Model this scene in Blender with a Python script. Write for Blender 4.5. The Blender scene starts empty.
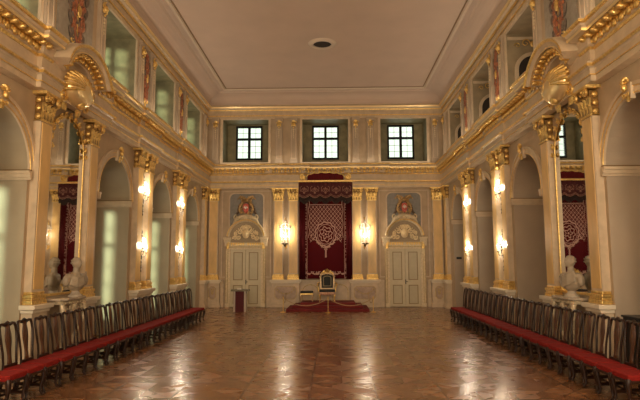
import bpy, bmesh, math, random
from mathutils import Vector, Matrix, noise as mnoise
PI = math.pi
S = bpy.context.scene
COL = S.collection
random.seed(4)

# ------------------------------------------------------------------ dimensions (metres)
W = 5.05            # half width of the hall
YB = 22.65          # back wall
YF = -3.0           # wall behind the camera
ZI = 3.46           # springing of the side arches
AR, AO = 0.98, 1.16 # opening / outer archivolt radius
ARCH = [8.32, 13.12, 16.70, 20.28]
MIR = 10.72         # mirror bay centre
MC = 10.62          # centre of the mirror itself
PIER = [14.91, 18.49]
Z_DADO, Z_CAP0, Z_CAP1 = 1.10, 4.42, 4.93
Z_ATT0, Z_ATT1 = 6.01, 7.96
Z_TOP, Z_CEIL = 8.47, 9.02
DEPTH = 1.1
DL = 0.95           # depth of the left-hand arches, whose windows sit deeper still
AC = 10.42          # centre of the curved cornice over the mirror

# ------------------------------------------------------------------ materials
MATS = {}
def mat(name, col, rough=0.6, metal=0.0, var=0.0, vscale=6.0, bump=0.0, bscale=30.0, spec=0.5, stretch=None, sheen=0.0):
    if name in MATS: return MATS[name]
    m = bpy.data.materials.new(name); m.use_nodes = True
    nt = m.node_tree; N = nt.nodes; L = nt.links
    b = N['Principled BSDF']
    b.inputs['Base Color'].default_value = (*col, 1)
    b.inputs['Roughness'].default_value = rough
    b.inputs['Metallic'].default_value = metal
    b.inputs['Specular IOR Level'].default_value = spec
    if sheen:
        b.inputs['Sheen Weight'].default_value = sheen
    tc = N.new('ShaderNodeTexCoord'); mp = N.new('ShaderNodeMapping')
    L.new(tc.outputs['Object'], mp.inputs['Vector'])
    if stretch: mp.inputs['Scale'].default_value = stretch
    if var:
        n = N.new('ShaderNodeTexNoise'); n.inputs['Scale'].default_value = vscale; n.inputs['Detail'].default_value = 6
        r = N.new('ShaderNodeValToRGB')
        r.color_ramp.elements[0].position = 0.3; r.color_ramp.elements[1].position = 0.7
        r.color_ramp.elements[0].color = (*[max(0, c * (1 - var)) for c in col], 1)
        r.color_ramp.elements[1].color = (*[min(1, c * (1 + var)) for c in col], 1)
        L.new(mp.outputs[0], n.inputs['Vector']); L.new(n.outputs['Fac'], r.inputs['Fac'])
        L.new(r.outputs['Color'], b.inputs['Base Color'])
    if bump:
        n2 = N.new('ShaderNodeTexNoise'); n2.inputs['Scale'].default_value = bscale; n2.inputs['Detail'].default_value = 4
        bp = N.new('ShaderNodeBump'); bp.inputs['Strength'].default_value = bump; bp.inputs['Distance'].default_value = 0.02
        L.new(mp.outputs[0], n2.inputs['Vector']); L.new(n2.outputs['Fac'], bp.inputs['Height']); L.new(bp.outputs[0], b.inputs['Normal'])
    MATS[name] = m
    return m

PLASTER = mat('wall_plaster', (0.47, 0.355, 0.225), 0.55, var=0.12, vscale=2.5)
CREAM   = mat('cream_marble', (0.60, 0.475, 0.32), 0.38, var=0.12, vscale=5)
REVEAL  = mat('painted_reveal', (0.43, 0.345, 0.25), 0.42, var=0.05, vscale=2)
GREENR  = mat('green_cream_reveal', (0.39, 0.315, 0.205), 0.42, var=0.06, vscale=2)
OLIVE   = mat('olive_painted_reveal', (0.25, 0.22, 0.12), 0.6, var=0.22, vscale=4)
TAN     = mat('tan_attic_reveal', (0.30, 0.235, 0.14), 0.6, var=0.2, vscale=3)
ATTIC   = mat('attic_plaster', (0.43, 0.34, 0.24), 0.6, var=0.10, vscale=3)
GIALLO  = mat('yellow_marble', (0.68, 0.45, 0.17), 0.3, var=0.18, vscale=4, stretch=(1, 1, 0.35))
CEILM   = mat('ceiling_plaster', (0.58, 0.455, 0.36), 0.8, var=0.04, vscale=1.2)
GREY    = mat('grey_panel', (0.25, 0.24, 0.22), 0.6, var=0.15, vscale=8)
GOLD    = mat('gilding', (0.88, 0.58, 0.20), 0.34, metal=0.8, var=0.25, vscale=22, bump=0.3, bscale=40)
GOLDL   = mat('bright_gilding', (0.95, 0.74, 0.38), 0.3, metal=0.7)
STUCCO  = mat('stucco_relief', (0.68, 0.56, 0.36), 0.5, var=0.15, vscale=18)
OLDGOLD = mat('worn_gilding', (0.50, 0.36, 0.16), 0.45, metal=.4, var=.3, vscale=18)
DOORM   = mat('painted_door', (0.60, 0.52, 0.34), 0.4, var=0.05, vscale=6)
DOORIN  = mat('door_panel_paint', (0.52, 0.45, 0.29), 0.4, var=0.05, vscale=6)
DARKW   = mat('dark_walnut', (0.022, 0.008, 0.004), 0.3, var=0.35, vscale=12, stretch=(1, 1, .3), spec=.35)
SPLATW  = mat('walnut_veneer', (0.075, 0.027, 0.010), 0.3, var=0.4, vscale=9, stretch=(2, 2, .4), spec=.35)
REDSEAT = mat('red_velvet', (0.20, 0.012, 0.009), 0.85, var=0.2, vscale=20, spec=.15)
REDCARP = mat('red_carpet', (0.17, 0.013, 0.013), 0.9, var=0.2, vscale=30)
REDPOD  = mat('podium_red_cloth', (0.085, 0.008, 0.010), 0.8, var=0.15, vscale=20)
MARBLE  = mat('bust_marble', (0.35, 0.285, 0.20), 0.5, var=0.15, vscale=10)
SLAB    = mat('console_marble', (0.45, 0.38, 0.29), 0.25, var=0.25, vscale=9)
BLACK   = mat('blackened_iron', (0.02, 0.017, 0.015), 0.4)
WINF    = mat('window_paint_dark', (0.008, 0.007, 0.006), 0.6, spec=.2)
LEAD    = mat('window_leading', (0.50, 0.53, 0.53), 0.5)
LWIN    = mat('window_paint_pale', (0.50, 0.50, 0.40), 0.5)
CLOTHD  = mat('throne_cloth', (0.018, 0.02, 0.018), 0.7)
SWAG    = mat('swag_cloth', (0.035, 0.018, 0.014), 0.8, var=0.4, vscale=25)
LACE    = mat('valance_lace', (0.34, 0.17, 0.12), 0.7, var=0.3, vscale=40)
WAX     = mat('candle_wax', (0.8, 0.72, 0.55), 0.5)
TROPHY  = mat('painted_trophy', (0.34, 0.12, 0.055), 0.45, var=0.5, vscale=14)
TROPHYD = mat('painted_trophy_dark', (0.16, 0.12, 0.09), 0.5, var=0.5, vscale=14)
TROPHYB = mat('trophy_ground', (0.34, 0.30, 0.235), 0.6, var=0.15, vscale=8)
SHIELD  = mat('shield_red', (0.50, 0.07, 0.035), 0.4)
WHITE   = mat('white_enamel', (0.8, 0.74, 0.66), 0.4)
PODF    = mat('podium_frame', (0.42, 0.36, 0.28), 0.4)
PODT    = mat('podium_top', (0.17, 0.15, 0.09), 0.4)
SILVER  = mat('mirror_silver', (0.86, 0.86, 0.82), 0.02, metal=1.0)
HOLE_SHADE    = mat('painted_opening_shade', (0.03, 0.02, 0.014), 0.8)  # dark colour painted in for the shade inside openings
CRYSTAL = mat('crystal', (0.75, 0.72, 0.68), 0.06, spec=0.9)
ROPEM   = mat('gold_rope', (0.50, 0.33, 0.16), 0.6)
LINEB   = mat('brown_line', (0.22, 0.13, 0.05), 0.5)

def emit_mat(name, col, st):
    m = bpy.data.materials.new(name); m.use_nodes = True
    b = m.node_tree.nodes['Principled BSDF']
    b.inputs['Base Color'].default_value = (*col, 1)
    b.inputs['Emission Color'].default_value = (*col, 1); b.inputs['Emission Strength'].default_value = st
    return m
FLAME = emit_mat('flame', (1.0, 0.86, 0.66), 14)
def glass_mat(name, tint, fac):
    m = bpy.data.materials.new(name); m.use_nodes = True
    nt = m.node_tree; N = nt.nodes; L = nt.links; N.clear()
    o = N.new('ShaderNodeOutputMaterial'); t = N.new('ShaderNodeBsdfTransparent'); g = N.new('ShaderNodeBsdfGlossy')
    mx = N.new('ShaderNodeMixShader'); mx.inputs['Fac'].default_value = fac
    t.inputs['Color'].default_value = (*tint, 1); g.inputs['Roughness'].default_value = 0.05
    L.new(t.outputs[0], mx.inputs[1]); L.new(g.outputs[0], mx.inputs[2]); L.new(mx.outputs[0], o.inputs['Surface'])
    return m
GLASS = glass_mat('window_glass', (0.95, 0.97, 0.95), 0.06)
LGLASS = glass_mat('lantern_glass', (0.95, 0.93, 0.88), 0.12)

# small node-expression helper -------------------------------------------------
class NX:
    def __init__(s, nt): s.nt = nt
    def op(s, o, *a):
        n = s.nt.nodes.new('ShaderNodeMath'); n.operation = o
        for i, v in enumerate(a):
            if isinstance(v, (int, float)): n.inputs[i].default_value = v
            else: s.nt.links.new(v, n.inputs[i])
        return n.outputs[0]
    def add(s, *a): return s.op('ADD', *a)
    def sub(s, *a): return s.op('SUBTRACT', *a)
    def mul(s, *a): return s.op('MULTIPLY', *a)
    def abs(s, a): return s.op('ABSOLUTE', a)
    def lt(s, a, b): return s.op('LESS_THAN', a, b)
    def gt(s, a, b): return s.op('GREATER_THAN', a, b)
    def mx(s, a, b): return s.op('MAXIMUM', a, b)
    def mn(s, a, b): return s.op('MINIMUM', a, b)
    def near(s, a, v, w): return s.lt(s.abs(s.sub(a, v)), w)

def parquet():
    m = bpy.data.materials.new('parquet_floor'); m.use_nodes = True
    nt = m.node_tree; N = nt.nodes; L = nt.links; b = N['Principled BSDF']; x = NX(nt)
    tc = N.new('ShaderNodeTexCoord'); sp = N.new('ShaderNodeSeparateXYZ'); L.new(tc.outputs['Object'], sp.inputs[0])
    C = 0.95
    px = x.add(sp.outputs['X'], 0.56 * 0); py = sp.outputs['Y']
    cu = x.op('DIVIDE', px, C); cv = x.op('DIVIDE', py, C)
    u = x.sub(x.sub(cu, x.op('FLOOR', cu)), 0.5); v = x.sub(x.sub(cv, x.op('FLOOR', cv)), 0.5)
    au = x.abs(u); av = x.abs(v)
    horiz = x.gt(au, av)                              # left/right triangles
    dia = x.lt(x.add(au, av), 0.5)                    # inner rotated square
    # plank coordinate: along u in one pair of triangles, along v in the other, diagonal outside the rotated square
    d1 = x.mul(x.add(u, v), 0.7071); d2 = x.mul(x.sub(u, v), 0.7071)
    same = x.gt(x.mul(u, v), 0.0)
    pl_in = x.add(x.mul(horiz, v), x.mul(x.sub(1.0, horiz), u))
    pl_out = x.add(x.mul(same, d2), x.mul(x.sub(1.0, same), d1))
    pl = x.add(x.mul(dia, pl_in), x.mul(x.sub(1.0, dia), pl_out))
    pk = x.mul(pl, 6.0)
    pid = x.op('FLOOR', pk); fr = x.sub(pk, pid)
    seam = x.lt(x.mn(fr, x.sub(1.0, fr)), 0.05)
    # borders of the figures
    e1 = x.lt(x.abs(x.sub(x.add(au, av), 0.5)), 0.018)
    e2 = x.lt(x.abs(x.sub(au, av)), 0.012)
    e3 = x.gt(x.mx(au, av), 0.478)
    edge = x.mx(x.mx(e1, e2), e3)
    # plank tones
    cmb = N.new('ShaderNodeCombineXYZ')
    sec = x.add(x.add(x.mul(horiz, 3.1), x.mul(dia, 7.7)), x.mul(same, 1.9))
    L.new(x.add(x.mul(pid, 1.37), sec), cmb.inputs[0]); L.new(x.op('FLOOR', cu), cmb.inputs[1]); L.new(x.op('FLOOR', cv), cmb.inputs[2])
    wn = N.new('ShaderNodeTexWhiteNoise'); wn.noise_dimensions = '3D'; L.new(cmb.outputs[0], wn.inputs['Vector'])
    gr = N.new('ShaderNodeTexNoise'); gr.inputs['Scale'].default_value = 7; gr.inputs['Detail'].default_value = 5
    L.new(tc.outputs['Object'], gr.inputs['Vector'])
    tone = x.add(x.add(x.mul(wn.outputs['Value'], 0.34), x.mul(gr.outputs['Fac'], 0.32)), x.add(x.mul(horiz, 0.22), x.mul(dia, -0.02)))
    r = N.new('ShaderNodeValToRGB'); e = r.color_ramp.elements
    e[0].position = 0.1; e[0].color = (0.17, 0.076, 0.032, 1)
    e[1].position = 0.9; e[1].color = (0.36, 0.175, 0.07, 1)
    q = e.new(0.5); q.color = (0.27, 0.122, 0.050, 1)
    L.new(tone, r.inputs['Fac'])
    mix = N.new('ShaderNodeMix'); mix.data_type = 'RGBA'
    L.new(x.mx(x.mul(seam, 0.25), x.mul(edge, 0.7)), mix.inputs['Factor'])
    L.new(r.outputs['Color'], mix.inputs['A']); mix.inputs['B'].default_value = (0.05, 0.018, 0.007, 1)
    L.new(mix.outputs['Result'], b.inputs['Base Color'])
    rg = x.add(0.19, x.mul(wn.outputs['Value'], 0.12)); L.new(rg, b.inputs['Roughness'])
    bp = N.new('ShaderNodeBump'); bp.inputs['Strength'].default_value = 0.4; bp.inputs['Distance'].default_value = 0.003
    g2 = N.new('ShaderNodeTexNoise'); g2.inputs['Scale'].default_value = 9; g2.inputs['Detail'].default_value = 2
    L.new(tc.outputs['Object'], g2.inputs['Vector'])
    L.new(x.sub(x.mul(g2.outputs['Fac'], 1.6), x.mul(seam, 0.2)), bp.inputs['Height'])
    L.new(bp.outputs[0], b.inputs['Normal'])
    b.inputs['Specular IOR Level'].default_value = 0.95
    return m

def embroidery():
    """dark red velvet with a woven gold design, laid out in the cloth's own metres (origin: centre of the medallion)"""
    m = bpy.data.materials.new('embroidered_velvet'); m.use_nodes = True
    nt = m.node_tree; N = nt.nodes; L = nt.links; b = N['Principled BSDF']; x = NX(nt)
    tc = N.new('ShaderNodeTexCoord'); sp = N.new('ShaderNodeSeparateXYZ'); L.new(tc.outputs['Object'], sp.inputs[0])
    X, Z = sp.outputs['X'], sp.outputs['Z']; aX = x.abs(X)
    wob = x.mul(x.op('SINE', x.mul(Z, 11)), 0.02)
    r = x.op('SQRT', x.add(x.op('POWER', x.mul(aX, 1.18), 2), x.op('POWER', x.abs(Z), 2)))
    th = x.op('ARCTAN2', X, Z)
    rw = x.add(r, x.mul(x.op('SINE', x.mul(th, 12)), 0.022))
    rings = x.mx(x.mx(x.near(rw, 0.50, 0.028), x.near(r, 0.41, 0.012)), x.mx(x.near(x.add(r, x.mul(x.op('SINE', x.mul(th, 8)), 0.035)), 0.29, 0.022), x.near(x.add(r, x.mul(x.op('SINE', x.mul(th, 5)), 0.045)), 0.15, 0.026)))
    core = x.lt(r, 0.045)
    # diaper net above and round the medallion
    s = 6.6
    a1 = x.abs(x.sub(x.op('FRACT', x.mul(x.add(X, x.mul(Z, 0.8)), s)), 0.5)); a2 = x.abs(x.sub(x.op('FRACT', x.mul(x.sub(X, x.mul(Z, 0.8)), s)), 0.5))
    net = x.mx(x.lt(a1, 0.085), x.lt(a2, 0.085)); dot = x.mul(x.gt(a1, 0.42), x.gt(a2, 0.42))
    netz = x.mul(x.mul(x.gt(Z, x.sub(0.25, x.mul(aX, 0.9))), x.lt(Z, 1.20)), x.mul(x.lt(aX, 0.67), x.gt(rw, 0.55)))
    net = x.mul(x.mx(net, dot), netz)
    # frame round the net, scrolls below it
    fr = x.mx(x.mul(x.near(x.add(aX, wob), 0.70, 0.013), x.gt(Z, -0.15)), x.mul(x.near(Z, 1.24, 0.014), x.lt(aX, 0.70)))
    n1 = N.new('ShaderNodeTexVoronoi'); n1.feature = 'DISTANCE_TO_EDGE'; n1.inputs['Scale'].default_value = 8
    cb = N.new('ShaderNodeCombineXYZ'); L.new(aX, cb.inputs[0]); L.new(Z, cb.inputs[2]); L.new(cb.outputs[0], n1.inputs['Vector'])
    scr = x.lt(n1.outputs['Distance'], 0.09)
    below = x.mul(x.near(Z, x.sub(-0.62, x.mul(aX, -0.9)), 0.085), x.lt(aX, 0.62))
    tip = x.mul(x.lt(aX, 0.03), x.near(Z, -0.80, 0.16))
    # side borders
    bd = x.mul(scr, x.mul(x.gt(aX, 0.80), x.lt(aX, 0.93)))
    bl = x.mx(x.near(aX, 0.775, 0.010), x.near(aX, 0.955, 0.010))
    bt = x.mul(x.near(Z, -1.60, 0.07), x.mul(scr, x.lt(aX, 0.96)))
    allm = x.mx(x.mx(x.mx(rings, core), x.mx(net, fr)), x.mx(x.mx(x.mul(below, scr), tip), x.mx(x.mx(bd, bl), bt)))
    mix = N.new('ShaderNodeMix'); mix.data_type = 'RGBA'
    L.new(allm, mix.inputs['Factor']); mix.inputs['A'].default_value = (0.085, 0.005, 0.008, 1); mix.inputs['B'].default_value = (0.52, 0.33, 0.27, 1)
    L.new(mix.outputs['Result'], b.inputs['Base Color']); b.inputs['Roughness'].default_value = 0.8; b.inputs['Specular IOR Level'].default_value = 0.1
    return m
PARQ = parquet(); EMB = embroidery()
CURT = mat('crimson_curtain', (0.11, 0.008, 0.011), 0.7, var=0.3, vscale=12, stretch=(6, 1, .3), spec=.15)

# ------------------------------------------------------------------ mesh builder
class MB:
    def __init__(s): s.bm = bmesh.new()
    def face(s, pts, mi=0):
        try:
            f = s.bm.faces.new([s.bm.verts.new(p) for p in pts]); f.material_index = mi; return f
        except ValueError: return None
    def box(s, c, d, rot=None):
        x, y, z = [k / 2 for k in d]; c = Vector(c)
        P = [Vector(p) for p in ((-x,-y,-z),(x,-y,-z),(x,y,-z),(-x,y,-z),(-x,-y,z),(x,-y,z),(x,y,z),(-x,y,z))]
        if rot is not None: P = [rot @ p for p in P]
        v = [s.bm.verts.new(c + p) for p in P]
        for f in ((0,3,2,1),(4,5,6,7),(0,1,5,4),(1,2,6,5),(2,3,7,6),(3,0,4,7)): s.bm.faces.new([v[i] for i in f])
        return s
    def bx(s, x0, x1, y0, y1, z0, z1): return s.box(((x0+x1)/2, (y0+y1)/2, (z0+z1)/2), (abs(x1-x0), abs(y1-y0), abs(z1-z0)))
    def tube(s, pts, r, n=8, closed=False, flat=1.0, nrm=None):
        pts = [Vector(p) for p in pts]; k = len(pts)
        rr = r if isinstance(r, (list, tuple)) else [r] * k
        rings = []; up = Vector(nrm) if nrm else None
        for i, p in enumerate(pts):
            a = pts[(i-1) % k] if (closed or i > 0) else p; b = pts[(i+1) % k] if (closed or i < k-1) else p
            t = (b - a).normalized()
            if up is None:
                up = Vector((0,0,1)) if abs(t.z) < 0.9 else Vector((1,0,0))
            u = (up - t * up.dot(t))
            if u.length < 1e-4: u = t.orthogonal()
            u.normalize(); w = t.cross(u)
            if nrm is None: up = u
            rings.append([s.bm.verts.new(p + (u * math.cos(2*PI*j/n) * flat + w * math.sin(2*PI*j/n)) * rr[i]) for j in range(n)])
        m = k if closed else k - 1
        for i in range(m):
            A, B = rings[i], rings[(i+1) % k]
            for j in range(n): s.bm.faces.new((A[j], A[(j+1)%n], B[(j+1)%n], B[j]))
        if not closed:
            s.bm.faces.new(rings[0][::-1]); s.bm.faces.new(rings[-1])
        return s
    def lathe(s, prof, c=(0,0,0), n=16, sx=1.0, sy=1.0):
        c = Vector(c); rings = []
        for r, z in prof:
            r = max(r, 1e-4)
            rings.append([s.bm.verts.new(c + Vector((r*sx*math.cos(2*PI*j/n), r*sy*math.sin(2*PI*j/n), z))) for j in range(n)])
        for A, B in zip(rings, rings[1:]):
            for j in range(n): s.bm.faces.new((A[j], A[(j+1)%n], B[(j+1)%n], B[j]))
        s.bm.faces.new(rings[0][::-1]); s.bm.faces.new(rings[-1])
        return s
    def ell(s, c, r, rot=None, u=10, v=7):
        M = Matrix.Translation(Vector(c)) @ ((rot.to_4x4()) if rot is not None else Matrix()) @ Matrix.Diagonal((*r, 1))
        bmesh.ops.create_uvsphere(s.bm, u_segments=u, v_segments=v, radius=1, matrix=M); return s
    def prism(s, poly, d0, d1, axis='y'):
        """poly in (a,b): axis y -> (x,z) extruded along y"""
        def P(a, b, d): return (a, d, b) if axis == 'y' else ((a, b, d) if axis == 'z' else (d, a, b))
        A = [s.bm.verts.new(P(a, b, d0)) for a, b in poly]; B = [s.bm.verts.new(P(a, b, d1)) for a, b in poly]
        s.bm.faces.new(A); s.bm.faces.new(B[::-1]); n = len(poly)
        for i in range(n): s.bm.faces.new((A[i], B[i], B[(i+1)%n], A[(i+1)%n]))
        return s
    def ring(s, outer, inner, d0, d1):
        """frame between two equal-length outlines in (x,z), from y=d0 (front) to y=d1"""
        n = len(outer)
        F = [[s.bm.verts.new((a, d, b)) for a, b in o] for o, d in ((outer, d1), (outer, d0), (inner, d0), (inner, d1))]
        for A, B in zip(F, F[1:]):
            for i in range(n): s.bm.faces.new((A[i], A[(i+1)%n], B[(i+1)%n], B[i]))
        return s
    def loft(s, rows):
        V = [[s.bm.verts.new(p) for p in r] for r in rows]
        for A, B in zip(V, V[1:]):
            for i in range(len(A)-1): s.bm.faces.new((A[i], A[i+1], B[i+1], B[i]))
        return s
    def scroll(s, c, R, turns=1.4, r=0.012, flip=1, a0=0.0, taper=0.5, n=6):
        """spiral cord in the xz plane"""
        pts, rr = [], []; k = int(14 * turns)
        for i in range(k + 1):
            t = i / k; q = R * (1 - 0.85 * t); a = a0 + flip * 2 * PI * turns * t
            pts.append((c[0] + q*math.cos(a), c[1] - 0.3*r*t, c[2] + q*math.sin(a))); rr.append(r * (1 - taper*t))
        s.tube(pts, rr, n); return s
    def leaf(s, base, w, h, out, lean=0.0, th=0.012):
        """acanthus leaf: stands on base, rises h, curls outward (-y) by out"""
        rows = []; K = 7
        for i in range(K + 1):
            t = i / K; ww = w * (0.55 + 0.6*math.sin(PI*min(t*0.9+0.1, 1)))* (1 - 0.55*t**3)
            yy = -out * (t**2.4); zz = h * math.sin(min(t*1.12, 1.12) * PI/2 * 0.98)
            row = []
            for j in range(5):
                q = j/2 - 1; row.append((base[0] + lean*t + q*ww/2, base[1] + yy + abs(q)*0.35*w*0.3 - (0.01 if j in (1,3) else 0), base[2] + zz - abs(q)*0.05*h*t))
            rows.append(row)
        s.loft(rows)
        rows2 = [[(p[0], p[1] + th, p[2] - th*0.5) for p in r] for r in rows]
        s.loft([r[::-1] for r in rows2])
        return s
    def jitter(s, amp, sc=8):
        for v in s.bm.verts: v.co += v.normal * (mnoise.noise(v.co * sc) * amp)
    def xf(s, M):
        bmesh.ops.transform(s.bm, matrix=M, verts=s.bm.verts[:]); return s
    def build(s, name, m, parent=None, smooth=False, bevel=0.0, merge=0.0):
        if merge: bmesh.ops.remove_doubles(s.bm, verts=s.bm.verts, dist=merge)
        bmesh.ops.recalc_face_normals(s.bm, faces=s.bm.faces)
        if smooth:
            for f in s.bm.faces: f.smooth = True
        me = bpy.data.meshes.new(name); s.bm.to_mesh(me); s.bm.free()
        me.materials.append(m)
        o = bpy.data.objects.new(name, me); COL.objects.link(o)
        if parent: o.parent = parent
        if bevel:
            b = o.modifiers.new('bevel', 'BEVEL'); b.width = bevel; b.segments = 2; b.limit_method = 'ANGLE'
        if smooth:
            e = o.modifiers.new('edge', 'EDGE_SPLIT'); e.split_angle = 0.9
        return o

def thing(name, label, cat, loc=(0,0,0), rz=0.0, group=None):
    o = bpy.data.objects.new(name, None); COL.objects.link(o)
    o.location = loc; o.rotation_euler = (0, 0, rz); o.empty_display_size = 0.1
    o['label'] = label; o['category'] = cat
    if group: o['group'] = group
    return o
def tag(o, label, cat, group=None):
    o['label'] = label; o['category'] = cat
    if group: o['group'] = group
    return o
def struct(o): o['kind'] = 'structure'; return o
def dup(root, loc, rz, label, group=None):
    r = root.copy(); COL.objects.link(r); r.location = loc; r.rotation_euler = (0, 0, rz); r['label'] = label
    if group: r['group'] = group
    for ch in list(root.children):
        c = ch.copy(); COL.objects.link(c); c.parent = r
        for g in list(ch.children):
            d = g.copy(); COL.objects.link(d); d.parent = c
    return r
RL, RR = PI/2, -PI/2           # local -y faces into the hall from the left / right wall
TRIM = [0]
def trim(mb, m, parent=None, name=None, **k):
    if parent is None:
        TRIM[0] += 1; return struct(mb.build('trim_%d' % TRIM[0], m, **k))
    return mb.build(name, m, parent, **k)

# ------------------------------------------------------------------ room shell
def arc(cx, cz, r, n=20, a0=0, a1=PI): return [(cx + r*math.cos(a0+(a1-a0)*i/n), cz + r*math.sin(a0+(a1-a0)*i/n)) for i in range(n+1)]

f = MB(); f.face([(-W-1.3, YF, 0), (W+1.3, YF, 0), (W+1.3, YB+1.1, 0), (-W-1.3, YB+1.1, 0)])
floor = struct(f.build('floor', PARQ))

def side_wall(s):
    m = MB(); X = s*W; XD = X+DEPTH if s > 0 else X-DL
    def q(y0, y1, z0, z1, x=X, mi=0): m.face([(x, y0, z0), (x, y1, z0), (x, y1, z1), (x, y0, z1)], 2 if abs(x-X) > .5 else 0)
    # lower zone
    y = YF
    for c in ARCH:
        q(y, c-AR, 0, 5); y = c+AR
        pts = arc(c, ZI, AR, 24)
        for (a, b), (a2, b2) in zip(pts, pts[1:]): m.face([(X, a, b), (X, a, 5), (X, a2, 5), (X, a2, b2)])
        # reveal
        out = [(c+AR, 0)] + pts + [(c-AR, 0)]
        for (a, b), (a2, b2) in zip(out, out[1:]): m.face([(X, a, b), (XD, a, b), (XD, a2, b2), (X, a2, b2)], 1)
        if s > 0: m.face([(X+DEPTH, a, b) for a, b in out], 1)
        else:
            xr = X-DL; h0, h1, wh, x3 = .45, 3.36, .60, X-DL-.38
            for g in ([(c-AR, 0), (c-wh, 0), (c-wh, h1), (c-AR, h1)], [(c+wh, 0), (c+AR, 0), (c+AR, h1), (c+wh, h1)], [(c-wh, 0), (c+wh, 0), (c+wh, h0), (c-wh, h0)], [(c-AR, h1), (c+AR, h1)] + [(a, b) for a, b in pts]):
                m.face([(xr, a, b) for a, b in g], 1)
            g = [(c-wh, h0), (c+wh, h0), (c+wh, h1), (c-wh, h1)]
            for (a, b), (a2, b2) in zip(g, g[1:]+g[:1]): m.face([(xr, a, b), (x3, a, b), (x3, a2, b2), (xr, a2, b2)], 1)
    q(y, YB, 0, 5)
    # attic zone
    y = YF
    for c in ARCH:
        q(y, c-1, 5, Z_TOP); y = c+1
        q(c-1, c+1, 5, Z_ATT0); q(c-1, c+1, Z_ATT1, Z_TOP)
        x2 = X+s*1.25
        for a, b, c2, d in ((c-1, Z_ATT0, c+1, Z_ATT0), (c+1, Z_ATT0, c+1, Z_ATT1), (c+1, Z_ATT1, c-1, Z_ATT1), (c-1, Z_ATT1, c-1, Z_ATT0)):
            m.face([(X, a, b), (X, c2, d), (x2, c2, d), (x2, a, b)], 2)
        if s > 0: q(c-1, c+1, Z_ATT0, Z_ATT1, x2)
        else:
            w0, w1, h0, h1 = c-.75, c+.75, 6.25, 7.85
            q(c-1, w0, Z_ATT0, Z_ATT1, x2); q(w1, c+1, Z_ATT0, Z_ATT1, x2); q(w0, w1, Z_ATT0, h0, x2); q(w0, w1, h1, Z_ATT1, x2)
    q(y, YB, 5, Z_TOP)
    o = struct(m.build('wall_left' if s < 0 else 'wall_right', PLASTER))
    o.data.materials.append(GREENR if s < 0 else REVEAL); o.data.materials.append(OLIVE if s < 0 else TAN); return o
wl = side_wall(-1); wr = side_wall(1)

BN = [-3.39, 0.02, 3.36]      # back wall attic niches
m = MB()
def q(x0, x1, z0, z1, y=YB): m.face([(x0, y, z0), (x1, y, z0), (x1, y, z1), (x0, y, z1)], 1 if y > YB+.5 else 0)
q(-W, W, 0, Z_ATT0); q(-W, W, Z_ATT1, Z_TOP)
x = -W
WH0, WH1, WW = 6.36, 7.90, .59
for c in BN:
    q(x, c-.98, Z_ATT0, Z_ATT1); x = c+.98
    y2 = YB+1.0
    for a, b, c2, d in ((c-.98, Z_ATT0, c+.98, Z_ATT0), (c+.98, Z_ATT0, c+.98, Z_ATT1), (c+.98, Z_ATT1, c-.98, Z_ATT1), (c-.98, Z_ATT1, c-.98, Z_ATT0)):
        m.face([(a, YB, b), (c2, YB, d), (c2, y2, d), (a, y2, b)], 1)
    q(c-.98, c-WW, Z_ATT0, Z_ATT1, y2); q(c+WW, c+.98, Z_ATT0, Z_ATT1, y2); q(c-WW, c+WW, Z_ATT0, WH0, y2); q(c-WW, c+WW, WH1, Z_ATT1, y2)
q(x, W, Z_ATT0, Z_ATT1)
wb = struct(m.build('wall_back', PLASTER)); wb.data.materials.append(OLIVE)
m = MB(); m.face([(-W, YF, 0), (W, YF, 0), (W, YF, Z_TOP), (-W, YF, Z_TOP)]); struct(m.build('wall_front', PLASTER))
m = MB(); m.face([(-W, YF, Z_CEIL), (W, YF, Z_CEIL), (W, YB, Z_CEIL), (-W, YB, Z_CEIL)]); ceil = struct(m.build('ceiling', CEILM))

def rect_sweep(prof, m, y0=YF, y1=YB):
    """profile of (inset, z) swept round the four walls"""
    for (i0, z0), (i1, z1) in zip(prof, prof[1:]):
        def R(i, z): return [(-W+i, y0+i, z), (W-i, y0+i, z), (W-i, y1-i, z), (-W+i, y1-i, z)]
        A, B = R(i0, z0), R(i1, z1)
        for k in range(4): m.face([A[k], A[(k+1)%4], B[(k+1)%4], B[k]])
    return m
# cove
rect_sweep([(0, Z_TOP), (.10, 8.55)] + [(.10 + .50*(1-math.cos(t*PI/2/6)), 8.55 + .40*math.sin(t*PI/2/6)) for t in range(7)] + [(.62, 8.97), (.66, 9.015)], mm := MB())
trim(mm, CEILM, merge=1e-4)
# ceiling border strip
t = trim(rect_sweep([(.83, 9.02), (.83, 8.985), (.85, 8.97), (.91, 8.97), (.925, 8.99), (.94, 9.02)], MB()), mat('ceiling_trim', (0.66, 0.55, 0.43), .6), merge=1e-4)
trim(rect_sweep([(.955, 9.018), (.955, 9.003), (.995, 9.003), (.995, 9.018)], MB()), LINEB, t, 'painted_line', merge=1e-4)
# top entablature
t = trim(rect_sweep([(0, 7.99), (.04, 7.99), (.04, 8.09), (.06, 8.10), (.06, 8.22), (.02, 8.22), (.02, 8.32), (.06, 8.34), (.10, 8.37), (.17, 8.43), (.19, 8.47), (.10, 8.555), (0, 8.555)], MB()), CREAM, merge=1e-4)
trim(rect_sweep([(.158, 8.405), (.185, 8.40), (.212, 8.46), (.18, 8.47)], MB()), GOLDL, t, 'gilded_fillet', merge=1e-4)
trim(rect_sweep([(.05, 8.32), (.08, 8.312), (.095, 8.352), (.06, 8.36)], MB()), GOLD, t, 'gilded_fillet', merge=1e-4)
trim(rect_sweep([(.05, 8.075), (.075, 8.07), (.075, 8.11), (.05, 8.11)], MB()), GOLD, t, 'gilded_fillet', merge=1e-4)

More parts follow.
